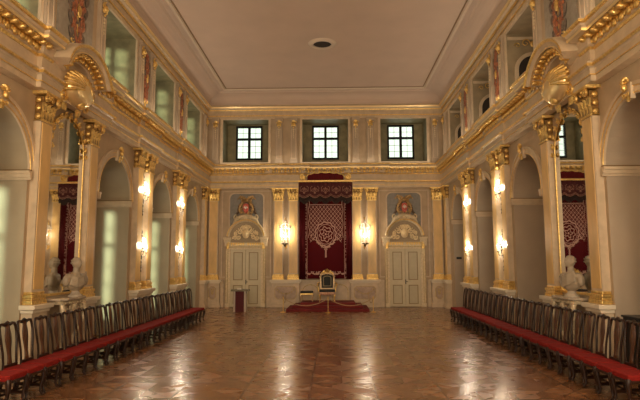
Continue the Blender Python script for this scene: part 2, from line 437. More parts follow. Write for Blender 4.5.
# plan path of the main entablature with breaks forward over the piers
def side_pts(s, y0, y1):
    br = [(MIR-1.45, MIR+1.2, .09), (PIER[0]-.66, PIER[0]+.66, .06), (PIER[1]-.66, PIER[1]+.66, .06)]
    P = [(s*W, y0)]
    for a, b, d in br:
        if b <= y0 or a >= y1: continue
        if a > y0: P += [(s*W, a), (s*(W-d), a)]
        else: P = [(s*(W-d), y0)]
        if b < y1: P += [(s*(W-d), b), (s*W, b)]
        else: P += [(s*(W-d), y1)]; return P
    P.append((s*W, y1)); return P
CX = 1.13
BACKP = [(-2.28, .0), (-2.28, .13), (-1.02, .13), (-1.02, 0.0), (1.02, 0.0), (1.02, .13), (2.28, .13), (2.28, 0)]
backpts = [(x, YB-d) for x, d in BACKP]
def plan_sweep(prof, path, m, inward_left=True):
    """profile (out, z) swept along a plan polyline, mitred; 'out' is measured to the right of travel direction if not inward_left"""
    n = len(path); nr = []
    for a, b in zip(path, path[1:]):
        d = Vector((b[0]-a[0], b[1]-a[1])).normalized(); nr.append(Vector((d.y, -d.x)))
    offs = []
    for i in range(n):
        if i == 0: o = nr[0]
        elif i == n-1: o = nr[-1]
        else:
            o = nr[i-1] + nr[i]; o = o / max(o.dot(nr[i]), 1e-3)
        offs.append(o)
    V = [[m.bm.verts.new((p[0]+o.x*u, p[1]+o.y*u, z)) for u, z in prof] for p, o in zip(path, offs)]
    for A, B in zip(V, V[1:]):
        for i in range(len(prof)-1): m.bm.faces.new((A[i], B[i], B[i+1], A[i+1]))
    m.bm.faces.new(V[0]); m.bm.faces.new(V[-1][::-1])
    return m
# travel: left wall near->far, back wall left->right, right wall far->near : hall lies on the right of travel
def full_path(): return side_pts(-1, YF, YB) + backpts + side_pts(1, YF, YB)[::-1]
arch_path = full_path()
seg_nl = side_pts(-1, YF, AC-.96); seg_nr = side_pts(1, YF, AC-.96)[::-1]
seg_far = side_pts(-1, AC+.96, YB) + backpts + side_pts(1, AC+.96, YB)[::-1]
archprof = [(0, 4.93), (.03, 4.93), (.03, 5.03), (.05, 5.035), (.05, 5.15), (.08, 5.17), (.12, 5.21), (.12, 5.25), (.02, 5.27), (.02, 5.60), (0, 5.60)]
t = trim(plan_sweep([(u+.14, z) if 0 < u else (u, z) for u, z in archprof], arch_path, MB()), CREAM)
trim(plan_sweep([(.255, 5.165), (.272, 5.19), (.272, 5.215), (.25, 5.215)], arch_path, MB()), GOLD, t, 'gilded_fillet')
trim(plan_sweep([(.185, 5.03), (.20, 5.03), (.20, 5.048), (.185, 5.048)], arch_path, MB()), GOLD, t, 'gilded_fillet')
corn = [(0, 5.50), (.16, 5.50), (.18, 5.54), (.21, 5.56), (.21, 5.745), (.38, 5.755), (.38, 5.815), (.40, 5.83), (.44, 5.885), (.45, 5.92), (.45, 5.935), (.02, 5.99), (0, 5.99)]
def modillions(path, m):
    for a, b in zip(path, path[1:]):
        A, B = Vector((*a, 0)), Vector((*b, 0)); L_ = (B-A).length
        if L_ < .5: continue
        d = (B-A)/L_; nn = Vector((d.y, -d.x, 0)); k = int(L_/.21); st = L_/k
        Rm = Matrix(((d.x, nn.x, 0), (d.y, nn.y, 0), (0, 0, 1)))
        for i in range(k):
            p = A + d*st*(i+.5)
            m.box(p + nn*.275 + Vector((0,0,5.715)), (.13, .17, .07), Rm)
            m.ell(p + nn*.325 + Vector((0,0,5.69)), (.055, .085, .045), Rm, 8, 5)
            m.ell(p + nn*.225 + Vector((0,0,5.62)), (.065, .035, .075), Rm, 8, 5)
            m.ell(p + d*st*.5 + nn*.225 + Vector((0,0,5.64)), (.035, .028, .065), Rm, 6, 4)
    return m
for path in (seg_nl, seg_far, seg_nr):
    t = trim(plan_sweep(corn, path, MB()), CREAM)
    trim(plan_sweep([(.365, 5.755), (.385, 5.742), (.395, 5.785), (.375, 5.79)], path, MB()), GOLDL, t, 'gilded_fillet')
    trim(plan_sweep([(.425, 5.86), (.455, 5.875), (.468, 5.91), (.44, 5.915)], path, MB()), GOLD, t, 'gilded_fillet')
    trim(plan_sweep([(.150, 5.49), (.175, 5.49), (.195, 5.53), (.17, 5.545)], path, MB()), GOLD, t, 'gilded_fillet')
    trim(modillions(path, MB()), GOLD, t, 'gilded_modillion_band', smooth=True)
# curved pediment cornice over each mirror
def arc_sweep(prof, r0, n, c, a0, a1, m, ex=1.0):
    """prof: (out, radial) ; out along -y local, arc in local xz around c"""
    V = []
    for i in range(n+1):
        a = a0 + (a1-a0)*i/n
        V.append([m.bm.verts.new((c[0]+(r0+r)*math.cos(a)*ex, -u, c[1]+(r0+r)*math.sin(a))) for u, r in prof])
    for A, B in zip(V, V[1:]):
        for i in range(len(prof)-1): m.bm.faces.new((A[i], A[i+1], B[i+1], B[i]))
    m.bm.faces.new(V[0]); m.bm.faces.new(V[-1][::-1])
    return m
for s, rz, w_ in ((-1, RL, 'left'), (1, RR, 'right')):
    m = MB(); o = []
    prof = [(.14, 0), (.30, .0), (.32, .04), (.35, .05), (.35, .16), (.50, .175), (.50, .23), (.57, .29), (.59, .34), (.14, .38), (.14, 0)]
    C0 = (0, 5.30)
    a0, a1 = 0.34, PI-0.34
    arc_sweep(prof, .52, 24, C0, a0, a1, m, 1.22)
    t = trim(m, CREAM, smooth=False); t.location = (s*W, AC, 0); t.rotation_euler = (0, 0, rz)
    trim(arc_sweep([(.495, .17), (.515, .165), (.515, .195), (.495, .195)], .52, 24, C0, a0, a1, MB(), 1.22), GOLDL, t, 'gilded_fillet')
    trim(arc_sweep([(.565, .27), (.585, .29), (.60, .32), (.58, .325)], .52, 24, C0, a0, a1, MB(), 1.22), GOLD, t, 'gilded_fillet')
    m = MB()
    for i in range(13):
        a = a0 + .1 + (a1-a0-.2)*i/12; c, sn = math.cos(a)*1.22, math.sin(a); R = Matrix.Rotation(-(a-PI/2), 3, 'Y')
        m.box((c*.65, -.42, C0[1]+sn*.65), (.09, .14, .05), R)
        m.ell((c*.63, -.45, C0[1]+sn*.63), (.045, .07, .035), R, 8, 5)
        m.ell((c*.57, -.36, C0[1]+sn*.57), (.045, .03, .05), R, 8, 5)
    trim(m, GOLD, t, 'gilded_modillion_band', smooth=True)
    # backing of the pediment
    b = MB().prism([(-1.0, 5.5)] + [(x*1.22, z) for x, z in arc(0, 5.32, .62, 16, .3, PI-.3)][::-1] + [(1.0, 5.5)], -.16, .0).build('pediment_field', CREAM, t)
# frieze ornament on pier breaks: small gilded scroll panels
# attic base moulding
t = trim(plan_sweep([(0, 5.95), (.06, 5.95), (.06, 6.0), (.03, 6.02), (0, 6.02)], [(-W, MIR+1.1), (-W, YB), (W, YB), (W, MIR+1.1)], MB()), CREAM)

# ------------------------------------------------------------------ side arches: archivolt, imposts, keystone
for s, rz in ((-1, RL), (1, RR)):
    for k, c in enumerate(ARCH):
        out = arc(0, ZI, AO, 28); mid = arc(0, ZI, AR+.05, 28); inn = arc(0, ZI, AR-.015, 28)
        m = MB()
        def band(r0, r1, d, m=m):
            A = arc(0, ZI, r1, 28); B = arc(0, ZI, r0, 28)
            for (p, q_), (p2, q2) in zip(list(zip(A, B)), list(zip(A, B))[1:]):
                m.face([(p[0], -d, p[1]), (p2[0], -d, p2[1]), (q2[0], -d, q2[1]), (q_[0], -d, q_[1])])
                m.face([(p[0], -d, p[1]), (p2[0], -d, p2[1]), (p2[0], 0, p2[1]), (p[0], 0, p[1])])
                m.face([(q_[0], -d, q_[1]), (q2[0], -d, q2[1]), (q2[0], 0, q2[1]), (q_[0], 0, q_[1])])
        band(AR-.01, AR+.12, .035); band(AR+.12, AO, .06)
        t = trim(m, CREAM); t.location = (s*W, c, 0); t.rotation_euler = (0, 0, rz)
        g = MB()
        g.tube([(a, -.04, b) for a, b in arc(0, ZI, AR+.115, 28)], .008, 6); g.tube([(a, -.037, b) for a, b in arc(0, ZI, AR+.012, 28)], .008, 6)
        g.build('gilded_line', GOLD, t)
        # imposts on the two jambs
        i = MB()
        for sx in (-1, 1):
            xj = sx*AR
            for z0, z1, p in ((ZI-.16, ZI-.12, .02), (ZI-.12, ZI-.05, .045), (ZI-.05, ZI-.0, .07)):
                i.bx(xj - sx*p, xj+sx*.02, -.07, (DEPTH if s > 0 else DL)-.02, z0, z1)
        if s > 0: i.bx(-AR, AR, DEPTH-.05, DEPTH, ZI-.16, ZI)
        i.build('impost', CREAM, t)
        i = MB()
        for sx in (-1, 1): i.bx(sx*(AR-.078), sx*AR, -.078, (DEPTH if s > 0 else DL)-.03, ZI, ZI+.018)
        if s > 0: i.bx(-AR, AR, DEPTH-.06, DEPTH-.005, ZI, ZI+.018)
        i.build('impost_line', LINEB, t)
        # keystone: gilded shell mask
        kz = ZI + AR + .08
        i = MB()
        i.prism([(-.06, kz-.16), (.06, kz-.16), (.08, kz+.10), (-.08, kz+.10)], -.08, 0)
        kk = i.build('keystone', CREAM, t)
        i = MB()
        for a in range(-3, 4):
            an = a*.38; i.ell((.085*math.sin(an), -.13, kz+.07+.075*math.cos(an)), (.018, .03, .055), Matrix.Rotation(an, 3, 'Y'), 6, 5)
        i.ell((0, -.14, kz+.02), (.05, .05, .065)); i.scroll((-.055, -.12, kz-.09), .05, 1.2, .016, -1); i.scroll((.055, -.12, kz-.09), .05, 1.2, .016, 1, PI)
        i.leaf((0, -.10, kz-.20), .09, .12, .05)
        i.build('gilded_mask', GOLD, kk, smooth=True)

# ------------------------------------------------------------------ windows
WN = [0]
def window_name(): WN[0] += 1; return 'window_%d' % WN[0]
def small_window(loc, rz, w, h):
    """dark casement: two short lights over two tall ones with leaded glass; origin at centre of the sill"""
    m = MB(); t_ = .075
    m.bx(-w/2, w/2, -.05, .05, 0, t_*1.1); m.bx(-w/2, w/2, -.05, .05, h-t_, h)
    m.bx(-w/2, -w/2+t_, -.05, .05, t_*1.1, h-t_); m.bx(w/2-t_, w/2, -.05, .05, t_*1.1, h-t_)
    zt = h*.615
    m.bx(-.055, .055, -.06, .05, t_*1.1, h-t_)
    m.bx(-w/2+t_, -.055, -.06, .05, zt-.05, zt+.045); m.bx(.055, w/2-t_, -.06, .05, zt-.05, zt+.045)
    o = struct(m.build(window_name(), WINF)); o.location = loc; o.rotation_euler = (0, 0, rz)
    g = MB(); g.face([(-w/2+.02, .02, .02), (w/2-.02, .02, .02), (w/2-.02, .02, h-.02), (-w/2+.02, .02, h-.02)]); g.build('glass_pane', GLASS, o)
    l = MB()
    for sx in (-1, 1):
        xc = sx*(w/2-t_+.055)/2
        l.bx(xc-.009, xc+.009, .0, .018, t_, h-t_)
        x0, x1 = sorted((sx*.055, sx*(w/2-t_)))
        for z in (zt*.36, zt*.66, zt+(h-zt)*.47): l.bx(x0, x1, .0, .018, z-.009, z+.009)
    l.build('leading', LEAD, o)
    return o
for c in BN: small_window((c, YB+1.0, WH0), 0, WW*2, WH1-WH0)
for c in ARCH: small_window((-W-1.25, c, 6.25), RL, 1.5, 1.6)
def arch_window(c):
    """tall pale casement in its recess at the back of a left-hand arch"""
    w, z0, z1, y = .60, .45, 3.36, DL+.34
    m = MB(); m.ring([(-w, z0), (w, z0), (w, z1), (-w, z1)], [(-w+.07, z0+.07), (w-.07, z0+.07), (w-.07, z1-.07), (-w+.07, z1-.07)], y-.04, y+.04)
    m.bx(-.035, .035, y-.045, y+.04, z0+.06, z1-.06); m.bx(-w+.06, w-.06, y-.045, y+.04, 2.38, 2.46)
    o = struct(m.build(window_name(), LWIN)); o.location = (-W, c, 0); o.rotation_euler = (0, 0, RL)
    g = MB(); g.face([(-w+.03, y+.01, z0+.03), (w-.03, y+.01, z0+.03), (w-.03, y+.01, z1-.03), (-w+.03, y+.01, z1-.03)]); g.build('glass_pane', GLASS, o)
    l = MB()
    for z in (.92, 1.40, 1.88, 2.85): l.bx(-w+.06, w-.06, y-.02, y+.01, z-.012, z+.012)
    l.build('glazing_bars', LWIN, o)
for c in ARCH: arch_window(c)
# pale frames round attic niches + gilded trophies in the right-hand ones, flat panels painted dark as gallery openings
def niche_frame(loc, rz, hw):
    m = MB(); o = [(-hw-.10, Z_ATT0-.0), (hw+.10, Z_ATT0), (hw+.10, Z_ATT1+.05), (-hw-.10, Z_ATT1+.05)]; i = [(-hw, Z_ATT0+.06), (hw, Z_ATT0+.06), (hw, Z_ATT1-.03), (-hw, Z_ATT1-.03)]
    m.ring(o, i, -.05, .0); t = trim(m, CREAM); t.location = loc; t.rotation_euler = (0, 0, rz); return t
for c in BN:
    niche_frame((c, YB, 0), 0, .98)
for c in ARCH:
    niche_frame((-W, c, 0), RL, 1.0); niche_frame((W, c, 0), RR, 1.0)
DN = [0]
for c in ARCH:      # the gallery passage behind the right-hand niches: flat round-headed panels, the shade inside painted on
    xc, yy = W+.68, c+1.0
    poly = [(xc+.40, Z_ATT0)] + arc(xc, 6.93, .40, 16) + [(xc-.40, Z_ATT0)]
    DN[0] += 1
    m = MB().prism(poly, yy-.004, yy-.012); d = struct(m.build('door_%d' % (DN[0]+2), HOLE_SHADE))
    out = [(xc+.50, Z_ATT0)] + arc(xc, 6.93, .50, 16) + [(xc-.50, Z_ATT0)]
    MB().ring(out, poly, yy-.05, yy-.001).build('door_surround', CREAM, d)
    g = MB()
    for sx in (-1, 1):
        g.scroll((xc+sx*.18, yy-.03, 7.68), .12, 1.3, .02, -sx, PI/2 + sx*PI/2); g.scroll((xc+sx*.40, yy-.03, 7.62), .08, 1.2, .016, sx, PI/2 - sx*PI/2)
    g.ell((xc, yy-.03, 7.66), (.06, .03, .09)); g.build('gilded_scrollwork', GOLD, d, smooth=True)
    # lintel band on the jamb
    trim(MB().bx(W+.02, W+1.24, yy-.03, yy, 7.78, 7.86), CREAM)

# ------------------------------------------------------------------ pilasters
def capital(w, h=.51, d=.17):
    m = MB()
    for i in range(4):
        x = (i-1.5)*w*.27; m.leaf((x, -d-.01, .0), w*.25, h*.36, .05)
    for i in range(3):
        x = (i-1)*w*.32; m.leaf((x, -d-.02, h*.24), w*.28, h*.40, .075)
    for sx in (-1, 1):
        m.scroll((sx*w*.52, -d-.09, h*.76), w*.17, 1.5, .03, sx, PI/2+sx*PI/2*0)
        m.scroll((sx*w*.13, -d-.06, h*.78), w*.09, 1.2, .014, -sx)
        m.leaf((sx*w*.44, -d-.03, h*.30), w*.2, h*.34, .07, lean=sx*.05)
        for zz in (.12, .42, .72): m.ell((sx*w*.50, -d*.5, h*zz), (.035, d*.4, .055), None, 8, 5)
    m.ell((0, -d-.07, h*.90), (.045, .03, .045))
    m.prism([(-w*.70, h*.90), (w*.70, h*.90), (w*.73, h*1.0), (-w*.73, h*1.0)], -d-.12, 0)
    m.bx(-w*.5, w*.5, -d-.035, 0, -.025, .01)
    return m
def make_pilaster(w=.40, d=.14):
    t = thing('pilaster', '', 'pilaster')
    m = MB(); m.bx(-w/2-.05, w/2+.05, -d-.05, 0, Z_DADO+.02, Z_DADO+.09)
    m.bx(-w/2-.035, w/2+.035, -d-.035, 0, Z_DADO+.09, Z_DADO+.13)
    m.bx(-w/2-.045, w/2+.045, -d-.045, 0, Z_DADO+.13, Z_DADO+.19); m.bx(-w/2-.015, w/2+.015, -d-.015, 0, Z_DADO+.19, Z_DADO+.24)
    m.build('base', GOLD, t, bevel=.014)
    m = MB(); m.bx(-w/2, w/2, -d, 0, Z_DADO+.24, Z_CAP0); m.build('shaft', CREAM, t)
    m = MB()
    x0, x1, z0, z1 = -w/2+.035, w/2-.035, Z_DADO+.28, Z_CAP0-.04
    m.bx(x0, x1, -d-.012, -d+.002, z0, z1); m.build('shaft_panel', GIALLO, t, bevel=.006)
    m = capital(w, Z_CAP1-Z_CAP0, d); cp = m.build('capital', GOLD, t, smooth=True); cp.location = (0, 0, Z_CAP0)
    MB().bx(-w*.43, w*.43, -d-.012, 0, 0, .44).build('bell', mat('shaded_gilding', (.30, .17, .05), .5, metal=.3), cp)  # dark bell paints in the crevice shade behind the leaves
    return t
P0 = make_pilaster(); first = [True]
def pil(loc, rz, label):
    if first[0]:
        first[0] = False; P0.location = loc; P0.rotation_euler = (0, 0, rz); P0['label'] = label; P0['group'] = 'tall pilasters with gilded capitals'; return
    dup(P0, loc, rz, label, 'tall pilasters with gilded capitals')
pre = 'yellow pilaster with gilded capital, '
pil((-1.95, YB, 0), 0, pre + 'between the left wall lantern and the left door'); pil((-1.325, YB, 0), 0, pre + 'between the left wall lantern and the throne canopy')
pil((1.325, YB, 0), 0, pre + 'between the throne canopy and the right wall lantern'); pil((1.95, YB, 0), 0, pre + 'between the right wall lantern and the right door')
pil((-4.68, YB, 0), 0, pre + 'in the left corner of the far wall'); pil((4.68, YB, 0), 0, pre + 'in the right corner of the far wall')
MP = .86
for s, rz, w_ in ((-1, RL, 'left'), (1, RR, 'right')):
    for dy, n_ in ((-1.13, 'near'), (.86, 'far')): pil((s*W, MIR+dy, 0), rz, pre + '%s side of the %s mirror' % (n_, w_))
    for p, pn in zip(PIER, ('nearer', 'farther')):
        for dy, n_ in ((-.42, 'near'), (.42, 'far')): pil((s*W, p+dy, 0), rz, pre + '%s side of the %s sconce pier, %s wall' % (n_, pn, w_))
    pil((s*W, YB-.55, 0), rz, pre + 'at the far end of the %s side wall' % w_)

# pedestals and dado (part of the room)
def pedestal(loc, rz, w, d=.20, panel=True):
    m = MB(); m.bx(-w/2-.05, w/2+.05, -d-.05, 0, 0, .12); m.bx(-w/2-.02, w/2+.02, -d-.02, 0, .12, .19)
    m.bx(-w/2, w/2, -d, 0, .19, .98)
    t = trim(m, CREAM, bevel=.01)
    m = MB(); m.bx(-w/2-.03, w/2+.03, -d-.03, 0, .98, 1.03); m.bx(-w/2-.08, w/2+.08, -d-.08, 0, 1.045, Z_DADO+.02); m.bx(-w/2-.045, w/2+.045, -d-.045, 0, 1.03, 1.045); m.build('pedestal_cap', mat('lightened_marble', (.76, .66, .50), .35), t, bevel=.008); t.location = loc; t.rotation_euler = (0, 0, rz)  # cap coloured lighter to paint in light on the top moulding
    if panel:
        hw, z0, z1, c = w/2-.12, .32, .86, .10
        o = [(-hw, z0+c), (-hw+c, z0), (hw-c, z0), (hw, z0+c), (hw, z1-c), (hw-c, z1), (-hw+c, z1), (-hw, z1-c)]
        k = 1-.025/max(hw, .1); zc = (z0+z1)/2
        MB().ring(o, [(a*k, zc+(b-zc)*.92) for a, b in o], -d-.014, -d+.002).build('panel_moulding', OLDGOLD, t)
        MB().prism([(a*k, zc+(b-zc)*.92) for a, b in o], -d-.004, -d+.002).build('panel_field', mat('rose_marble', (.44, .32, .23), .4, var=.2, vscale=7), t)
        g = MB()
        n = 9
        gw = min(hw-.12, .34)
        for i in range(n):
            u = i/(n-1)*2-1; g.ell((u*gw, -d-.01, .70-.16*(1-u*u)), (.035, .02, .035), None, 6, 5)
        for sx in (-1, 1): g.scroll((sx*gw, -d-.01, .74), .045, 1.2, .012, sx)
        g.build('garland', OLDGOLD, t, smooth=True)
    return t
pedestal((-1.63, YB, 0), 0, 1.15); pedestal((1.63, YB, 0), 0, 1.15)
pedestal((-4.66, YB, 0), 0, .56); pedestal((4.66, YB, 0), 0, .56)
for s, rz in ((-1, RL), (1, RR)):
    pedestal((s*W, MIR-1.13, 0), rz, .50, panel=False); pedestal((s*W, MIR+MP, 0), rz, .50, panel=False)
    for p in PIER: pedestal((s*W, p, 0), rz, 1.22)
    pedestal((s*W, YB-.55, 0), rz, .50, panel=False)
for x0, x1 in ((-4.36, -4.22), (-2.44, -2.2), (-1.05, 1.05), (2.2, 2.44), (4.22, 4.36)):
    m = MB(); m.bx(x0, x1, YB-.08, YB, 0, .15); m.bx(x0, x1, YB-.05, YB, .15, .98); m.bx(x0, x1, YB-.10, YB, .98, 1.05); m.bx(x0, x1, YB-.13, YB, 1.05, 1.10); t = trim(m, CREAM)
    if x1 > 1 and x0 < 0:
        for c in (-.62, .62):
            o = [(c-.33, .28), (c+.33, .28), (c+.33, .74)] + arc(c, .74, .33, 8)[1:-1] + [(c-.33, .74)]
            MB().ring([(a, .28 if b < .3 else .28+(b-.28)*.82) for a, b in o], [(c+(a-c)*.92, .30 if b < .3 else .28+(b-.28)*.78) for a, b in o], YB-.065, YB-.049).build('panel_moulding', OLDGOLD, t)
# raised field mouldings of the door bays
for c in (-3.31, 3.31):
    o = [(c-1.05, 1.2), (c+1.05, 1.2), (c+1.05, 4.86), (c-1.05, 4.86)]; i = [(c-1.0, 1.25), (c+1.0, 1.25), (c+1.0, 4.81), (c-1.0, 4.81)]
    t = trim(MB().ring(o, i, YB-.035, YB), CREAM)

# ------------------------------------------------------------------ attic pilasters and trophies
def make_attic_pilaster(w=.30, d=.10):
    t = thing('attic_pilaster', '', 'pilaster')
    m = MB(); m.bx(-w/2, w/2, -d, 0, Z_ATT0-.02, 7.99); m.bx(-w/2-.02, w/2+.02, -d-.02, 0, Z_ATT0-.02, Z_ATT0+.10); m.bx(-w/2-.02, w/2+.02, -d-.02, 0, 7.86, 7.99); m.build('shaft', ATTIC, t)
    o = [(-w/2+.05, 6.2), (w/2-.05, 6.2), (w/2-.05, 7.5), (-w/2+.05, 7.5)]; i = [(-w/2+.07, 6.22), (w/2-.07, 6.22), (w/2-.07, 7.48), (-w/2+.07, 7.48)]
    MB().ring(o, i, -d-.012, -d+.002).build('shaft_moulding', CREAM, t)
    m = MB(); z = 7.70
    m.ell((0, -d-.04, z), (.075, .05, .095)); m.ell((0, -d-.08, z-.02), (.018, .03, .03))
    for sx in (-1, 1): m.scroll((sx*.085, -d-.02, z+.07), .05, 1.2, .016, sx); m.ell((sx*.07, -d-.02, z-.04), (.03, .03, .07))
    m.leaf((0, -d-.01, z+.08), .12, .10, .04)
    m.ell((0, -d-.02, z-.14), (.03, .02, .04)); m.build('gilded_mask', GOLD, t, smooth=True)
    m = MB()
    for k in range(5): m.ell((0, -d-.01, 7.46-k*.085), (.032-.004*k, .018, .04), None, 8, 5)
    m.build('husk_drop', STUCCO, t, smooth=True)
    return t
A0 = make_attic_pilaster(); af = [True]
def att(loc, rz, label):
    if af[0]: af[0] = False; A0.location = loc; A0.rotation_euler = (0, 0, rz); A0['label'] = label; A0['group'] = 'short attic pilasters with gilded masks'; return
    dup(A0, loc, rz, label, 'short attic pilasters with gilded masks')
pre = 'short attic pilaster, '
for x, l in ((-1.95, 'left one between the left and middle far windows'), (-1.325, 'right one between the left and middle far windows'), (1.325, 'left one between the middle and right far windows'), (1.95, 'right one between the middle and right far windows'), (-4.68, 'left corner of the far wall'), (4.68, 'right corner of the far wall')):
    att((x, YB, 0), 0, pre + l)
for s, rz, w_ in ((-1, RL, 'left'), (1, RR, 'right')):
    att((s*W, MIR-1.14, 0), rz, pre + 'near side of the large painted trophy, %s wall' % w_)
    att((s*W, MIR+1.14, 0), rz, pre + 'far side of the large painted trophy, %s wall' % w_)
    for p, pn in zip(PIER, ('nearer', 'farther')):
        for dy, n_ in ((-.47, 'near'), (.47, 'far')): att((s*W, p+dy, 0), rz, pre + '%s side of the %s narrow trophy, %s wall' % (n_, pn, w_))
    att((s*W, YB-.55, 0), rz, pre + 'at the far end of the %s side wall' % w_)
def trophy(loc, rz, w, label, big):
    t = thing('trophy_relief', label, 'wall relief', loc, rz, 'painted trophies in the attic')
    m = MB(); m.bx(-w/2, w/2, -.03, 0, 6.12, 7.92); m.build('ground_panel', TROPHYB, t)
    rnd = random.Random(7 if big else 11); m = MB(); d = MB(); g = MB()
    k = w/1.5 if big else w/.62
    n = 16 if big else 14
    for i in range(n):
        z = 7.75-i*(1.35/n); sp = (.30 if big else .15)*math.sin(PI*(i+1.5)/(n+3))
        for sx in (-1, 1):
            a = rnd.uniform(.2, .9)*sx; m.ell((sx*sp*rnd.uniform(.3, 1), -.05, z), (.05*k+.02, .04, .10), Matrix.Rotation(a, 3, 'Y'), 8, 6)
    for sx in (-1, 1):
        for j in range(4 if big else 2):
            zz = 7.5-j*.32; d.tube([(0, -.04, zz-.35), (sx*(.34 if big else .17)*(1.1-j*.15), -.05, zz+.12)], [.028, .035], 6)
            d.ell((sx*(.40 if big else .19)*(1.0-j*.12), -.05, zz), (.07 if big else .04, .03, .15), Matrix.Rotation(.4*sx, 3, 'Y'), 8, 6)
        g.scroll((sx*(.16 if big else .09), -.05, 6.42), .11 if big else .06, 1.4, .022, -sx, PI/2+sx*PI/2)
    g.leaf((0, -.04, 6.18), .16*k+.04, .3, .06); g.ell((0, -.08, 7.1), (.08 if big else .05, .04, .13)); g.tube([(0, -.04, 6.3), (0, -.05, 7.85)], .02, 6)
    m.build('painted_armour', TROPHY, t, smooth=True); d.build('flags_and_shields', TROPHYD, t, smooth=True); g.build('gilded_stand', GOLD, t, smooth=True)
for s, rz, w_ in ((-1, RL, 'left'), (1, RR, 'right')):
    trophy((s*W, MIR, 0), rz, 1.5, 'large painted trophy of arms in the attic above the %s mirror' % w_, True)
    for p, pn in zip(PIER, ('nearer', 'farther')): trophy((s*W, p, 0), rz, .58, 'narrow painted trophy above the %s sconce pier of the %s wall' % (pn, w_), False)

# ------------------------------------------------------------------ mirrors, cartouches, consoles, busts
def outline(w, z0, zs, r, n=18): return [(-w, z0), (w, z0), (w, zs)] + arc(0, zs, w, n)[1:-1] + [(-w, zs)]
PGOLD = mat('cream_and_gold_console', (.56, .46, .30), .42, metal=.25, var=.4, vscale=24)
def mirror(s, rz, w_):
    t = thing('wall_mirror', 'tall arched mirror in a gilded frame on the %s wall behind a marble bust' % w_, 'mirror', (s*W, MC, 0), rz, 'arched wall mirrors')
    hw, z0, zs = .73, 1.22, 4.10
    o = outline(hw, z0, zs, hw); i = [(a*.955, z0+.05 if b < z0+.01 else (zs + (b-zs)*.955 if b > zs else b)) for a, b in o]
    MB().ring(o, i, -.035, 0).build('frame', GOLD, t, bevel=.008)
    MB().prism(i, -.022, -.01).build('glass', SILVER, t)
    m = MB()
    for k in range(11):
        a = PI*.06+PI*.88*k/10; m.ell((hw*.97*math.cos(a), -.08, zs+hw*.97*math.sin(a)), (.05, .02, .03), Matrix.Rotation(-(a-PI/2), 3, 'Y'), 8, 6)
        m.leaf((hw*.97*math.cos(a), -.07, zs+hw*.97*math.sin(a)-.05), .09, .12, .04)
    for sx in (-1, 1): m.scroll((sx*(hw-.03), -.08, zs-.02), .06, 1.3, .016, sx)
    m.build('frame_garland', GOLD, t, smooth=True)
    # shell cartouche under the curved cornice
    c = thing('shell_cartouche', 'large gilded shell cartouche under the curved cornice above the %s mirror' % w_, 'cartouche', (s*W, AC-.08, 5.25), rz, 'gilded shell cartouches')
    m = MB(); m.ell((0, -.34, .0), (.50, .20, .33), None, 20, 12); m.build('boss', GOLDL, c, smooth=True)
    m = MB()
    for k in range(13):
        a = -PI*.1+PI*1.2*k/12; m.tube([(.15*math.cos(a), -.525, .0+.10*math.sin(a)), (.42*math.cos(a), -.45, .0+.27*math.sin(a)), (.54*math.cos(a), -.30, .0+.37*math.sin(a))], [.015, .032, .04], 8)
    m.build('shell_ribs', GOLD, c, smooth=True)
    m = MB()
    for sx in (-1, 1): m.scroll((sx*.46, -.26, -.20), .15, 1.5, .04, sx, PI/2); m.leaf((sx*.26, -.22, -.46), .22, .3, .12, lean=sx*.12)
    m.ell((0, -.38, -.26), (.12, .09, .13)); m.build('scrolls', GOLD, c, smooth=True)
    # console table
    c = thing('console_table', 'ornate cream and gold console table carrying the bust at the %s mirror' % w_, 'console table', (s*W, MC, 0), rz, 'console tables')
    m = MB(); m.prism([(-.56, 0), (.56, 0), (.52, -.27), (.38, -.37), (-.38, -.37), (-.52, -.27)], 1.13, 1.18, 'z'); m.build('marble_top', SLAB, c, bevel=.01)
    m = MB(); m.bx(-.48, .48, -.30, 0, 1.06, 1.13)
    for k in range(9): x = -.44+.11*k; m.ell((x, -.31, 1.08), (.05, .025, .035), None, 8, 5)
    for sx in (-1, 1):
        for k in range(2): m.scroll((sx*(.12+.2*k), -.31, .98), .07, 1.4, .018, sx*(1 if k else -1))
    m.ell((0, -.32, .98), (.09, .04, .10)); m.build('apron', PGOLD, c, smooth=True)
    for sx in (-1, 1):
        m = MB(); m.tube([(sx*.42, -.28, 1.08), (sx*.45, -.33, .90), (sx*.36, -.30, .65), (sx*.22, -.22, .40), (sx*.20, -.20, .18), (sx*.27, -.24, .02)], [.05, .055, .045, .035, .035, .045], 10)
        m.scroll((sx*.42, -.32, .97), .07, 1.2, .02, sx); m.build('leg', PGOLD, c, smooth=True)
    m = MB(); m.bx(-.3, .3, -.30, -.04, .0, .04); m.ell((0, -.19, .14), (.12, .08, .11)); m.build('base_shelf', PGOLD, c)
    return t
mirror(-1, RL, 'left'); mirror(1, RR, 'right')

